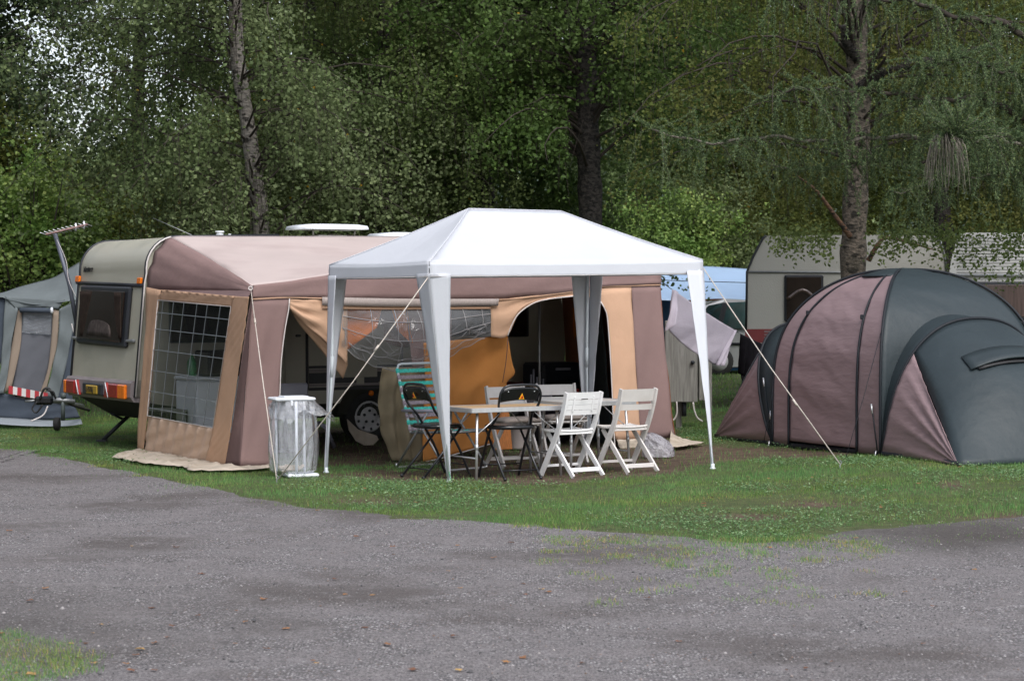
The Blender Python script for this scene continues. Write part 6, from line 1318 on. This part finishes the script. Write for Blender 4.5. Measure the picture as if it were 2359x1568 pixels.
b = MB(); a = P(1562, 800, .2); b.box(Vector((a.x, a.y, .25)), (.07,.07,.5), bev=.004); b.build('post', M['old_wood'], t)
for pts in ([(1558, 925), (1559, 948), (1555, 962), (1546, 970)], [(1596, 926), (1599, 945), (1606, 962), (1618, 970)]): b = MB(); b.tube(crv([P(x, y, -.02) for x, y in pts], 14), .011, 6); b.build('hose', M['piping'], t)
b = MB(); b.tube([P(1575, 925, .1), P(1575, 958, .1)], .03, 8); b.build('conduit', M['black_trim'], t)
# washing line with towel and black garment
La = D(1521, 648, 24.3); Lb = D(1966, 842, 27.3); wl = thing('washing_line', Vector((La.x, La.y, 0)), 'thin washing line from the awning corner to the lichened birch', 'washing line')
def lpt(px):
    lo, hi = 0, 1
    for _ in range(30):
        m_ = (lo+hi)/2; q = La.lerp(Lb, m_)-ZD*.22*math.sin(math.pi*m_)
        if PX(q)[0] < px: lo = m_
        else: hi = m_
    return La.lerp(Lb, lo)-ZD*.22*math.sin(math.pi*lo)
b = MB(); b.tube([La.lerp(Lb, i/30)-ZD*.22*math.sin(math.pi*i/30) for i in range(31)], .004, 5); b.build('line', M['rope_dark'], wl)
tw = MB(); hl = [1546, 1575, 1610, 1650, 1690]; rows = []; wv = wob(111, 6)
lowp = [(1536, 762), (1560, 782), (1590, 806), (1622, 828), (1646, 840), (1664, 836)]
top_ = [lpt(x) for x in hl]; lp_ = [D(x, y, lpt(x-0 if x < 1690 else 1690).y) for x, y in lowp]
tw.grid(loft(top_, lp_, 44, 26, lambda s, t: .022*math.sin(9*s+5*t)*t+.02*wv(s*3, t*3)*t-.02, VD)); o = tw.build('towel', M['towel'], solid=.007); tag(o, 'large pale lilac towel pegged along the washing line', 'towel')
b = MB(); b.grid(loft([lpt(1548)-VD*.05, lpt(1556)-VD*.05], [D(1531, 764, 24.2), D(1558, 748, 24.2)], 6, 10, lambda s, t: .01*math.sin(8*t), VD)); b.build('folded_corner', M['towel'], o, solid=.006)
b = MB(); b.grid(loft([lpt(1688)-VD*.04, lpt(1691)-VD*.04], [D(1648, 841, 25.0), D(1668, 842, 25.0)], 8, 14, lambda s, t: .015*math.sin(7*s+3*t), VD)); b.build('folded_edge', M['towel'], o, solid=.006)
gm = MB(); x0, x1 = 1706, 1768; gtop = [lpt(x0), lpt((x0+x1)/2), lpt(x1)]; yy_ = gtop[1].y
gm.grid(loft(gtop, [D(1702, 860, yy_), D(1716, 868, yy_), D(1732, 858, yy_), D(1748, 868, yy_), D(1758, 850, yy_)], 34, 16, lambda s, t: .035*math.sin(26*s+3*t)*t, VD)); g_ = gm.build('black_garment', M['black_cloth'], solid=.02); tag(g_, 'black clothing hanging in folds at the right end of the washing line', 'clothing')
gm = MB()
for pts in ([(1706, 850), (1712, 876), (1722, 884), (1732, 876), (1736, 852)], [(1738, 855), (1744, 880), (1750, 886), (1758, 872), (1760, 850)]): gm.tube(crv([D(x, y, yy_-.02) for x, y in pts], 12), .018, 6, flat=.6)
gm.build('strap', M['black_cloth'], g_)
# ================================================================== NEIGHBOURING AWNING AND DRAWBAR (left edge)
LY = 28.6; P = lambda px, py, dy=0: D(px, py, LY+dy)
na = thing('grey_awning', G(60, 975, 0), 'grey and slate blue awning with a beige framed blind at the left edge', 'awning')
def np_(Lp, Rp, name, mt, dy=0, seed=1, amp=.02, n=20, m_=12, folds=None, par=na, dyr=None):
    dyr = dy if dyr is None else dyr; wv = wob(seed); mb_ = MB(); mb_.grid(loft([P(x, y, dy) for x, y in Lp], [P(x, y, dyr) for x, y in Rp], n, m_, lambda s, t: amp*(wv(s*2, t*2)+(folds(s, t) if folds else 0)), Vector((0,1,0)))); return mb_.build(name, mt, par, solid=.005)
# roof rising to the right, with folds running up to the hidden caravan
np_([(-160, 686), (-60, 680), (0, 675), (40, 662), (85, 650), (130, 636), (182, 604)], [(-160, 700), (-60, 690), (0, 684), (20, 690), (70, 700), (110, 700), (182, 690)], 'roof', M['awn_grey'], 1.4, 120, .02, 40, 16, dyr=-.02, folds=lambda s, t: 1.4*math.sin(26*s+6*t)*(s if s > .4 else .1))
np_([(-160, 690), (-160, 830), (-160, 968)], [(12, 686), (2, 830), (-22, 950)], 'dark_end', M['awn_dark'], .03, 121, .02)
np_([(12, 684), (6, 780), (0, 860), (-14, 908)], [(42, 712), (28, 780), (18, 860), (8, 905)], 'light_flank', M['awn_grey'], .0, 122, .012, 26, 8, folds=lambda s, t: .9*math.sin(20*s+4*t))
np_([(10, 682), (70, 686), (120, 690), (150, 688)], [(36, 712), (70, 708), (110, 708), (134, 712)], 'head_band', M['awn_grey'], -.005, 123, .01, 24, 6)
np_([(42, 712), (30, 780), (18, 850), (8, 905)], [(50, 712), (48, 790), (34, 860), (26, 892)], 'blind_border', M['awn_beige'], .02, 124, .004, 16, 4)
np_([(122, 712), (118, 780), (110, 850), (90, 910)], [(136, 716), (132, 790), (118, 850), (102, 914)], 'blind_border', M['awn_beige'], .02, 125, .004, 16, 4)
np_([(136, 712), (135, 770), (120, 850), (104, 912)], [(182, 688), (164, 780), (150, 850), (132, 920)], 'light_flank', M['awn_grey'], .0, 126, .014, 26, 10, folds=lambda s, t: .9*math.sin(18*s-3*t))
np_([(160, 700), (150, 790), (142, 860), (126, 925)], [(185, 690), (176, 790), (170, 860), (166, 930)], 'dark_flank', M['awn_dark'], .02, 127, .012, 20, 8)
np_([(50, 712), (45, 790), (34, 860), (24, 905)], [(122, 712), (119, 790), (110, 850), (92, 912)], 'blind', M['awn_mid'], .05, 128, .015, 24, 14, folds=lambda s, t: .6*math.sin(9*s+8*t)*s)
np_([(52, 722), (48, 765)], [(121, 724), (117, 772)], 'clear_strip', M['film'], .03, 129, .012, 14, 14, folds=lambda s, t: math.sin(30*s+14*t))
b = MB(); b.tube([P(46, 714, -.04), P(118, 715, -.04)], .035, 10); rb = b.build('rolled_blind', M['awn_dark'], na); b = MB(); b.lathe(P(119, 715, -.04), [(.04,-.01), (.045,.01), (.02,.02)], 12, 'x'); b.build('roll_end', M['white_clean'], rb)
b = MB()
for s_ in range(9):
    x0 = 20+10*s_; b = MB(); q = [P(x0, 888+1.9*s_, -.02), P(x0+10, 890+1.9*s_, -.02), P(x0+9.5, 908+1.9*s_, -.02), P(x0-.5, 906+1.9*s_, -.02)]; b.prism(q, Vector((0,.01,0))); b.build('warning_stripe', M['stripe_red' if s_ % 2 == 0 else 'stripe_white'], na)
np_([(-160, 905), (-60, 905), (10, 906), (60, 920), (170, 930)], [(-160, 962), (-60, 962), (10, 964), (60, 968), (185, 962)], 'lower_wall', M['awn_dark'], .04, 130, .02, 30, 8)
np_([(-160, 960), (-40, 960), (20, 962), (80, 966), (150, 968), (186, 964)], [(-160, 972), (-40, 974), (20, 978), (80, 981), (150, 981), (190, 976)], 'mudflap', M['awn_skirt'], -.0, 131, .02, 40, 5, dyr=-.35)
for o in na.children:
    if o.name.startswith('mudflap'): pass
b = MB(); b.tube(crv([P(110, 935, -.05), P(100, 955, -.08), P(80, 966, -.12), P(70, 970, -.12)], 12), .010, 5); b.build('tie_cord', M['piping'], na)
# drawbar of the caravan hidden behind, with jockey wheel and cables
db = thing('caravan_drawbar', G(146, 982, 0), 'grey drawbar with a jockey wheel and black cables left of the rear bumper', 'drawbar'); DY = 27.6; P2 = lambda px, py, dy=0: D(px, py, DY+dy)
b = MB(); b.tube([P2(172, 925), P2(138, 921), P2(98, 922)], .032, 8); b.tube([P2(190, 935, .9), P2(138, 925), P2(98, 922)], .028, 8); b.build('beam', M['galv'], db)
b = MB(); b.tube([P2(58, 924, -.02), P2(85, 922, -.02)], .014, 7); b.build('handbrake', M['galv'], db)
b = MB(); b.box(P2(102, 922), (.24, .12, .11), bev=.03); b.build('coupling', M['black_plastic'], db)
b = MB(); b.tube([P2(145, 912), P2(145, 968)], .026, 10); b.tube([P2(146, 905), P2(146, 918)], .034, 10); b.build('jockey_post', mat('dull green grey paint', (.09,.11,.11), .5, var=.2), db)
b = MB(); b.lathe(P2(131, 976, -.02), [(.03,.035), (.075,.035), (.085,.02), (.085,-.02), (.075,-.035), (.03,-.035)], 18, 'x'); b.build('jockey_wheel', M['tyre'], db)
b = MB(); b.tube(crv([P2(92, 920, -.06), P2(100, 898, -.08), P2(112, 894, -.08), P2(122, 912, -.06)], 14), .016, 6); b.tube(crv([P2(86, 924, -.05), P2(74, 940, -.06), P2(84, 950, -.06), P2(98, 932, -.05)], 14), .012, 6); b.tube(crv([P2(108, 898, -.09), P2(122, 902, -.09), P2(128, 918, -.06)], 10), .014, 6); b.build('cables', M['cable'], db)
b = MB(); b.tube([P2(158,930), P2(205,945,.6)], .02, 5)
b.build('brake_rods', M['underbody'], db)
bpy.context.view_layer.update()
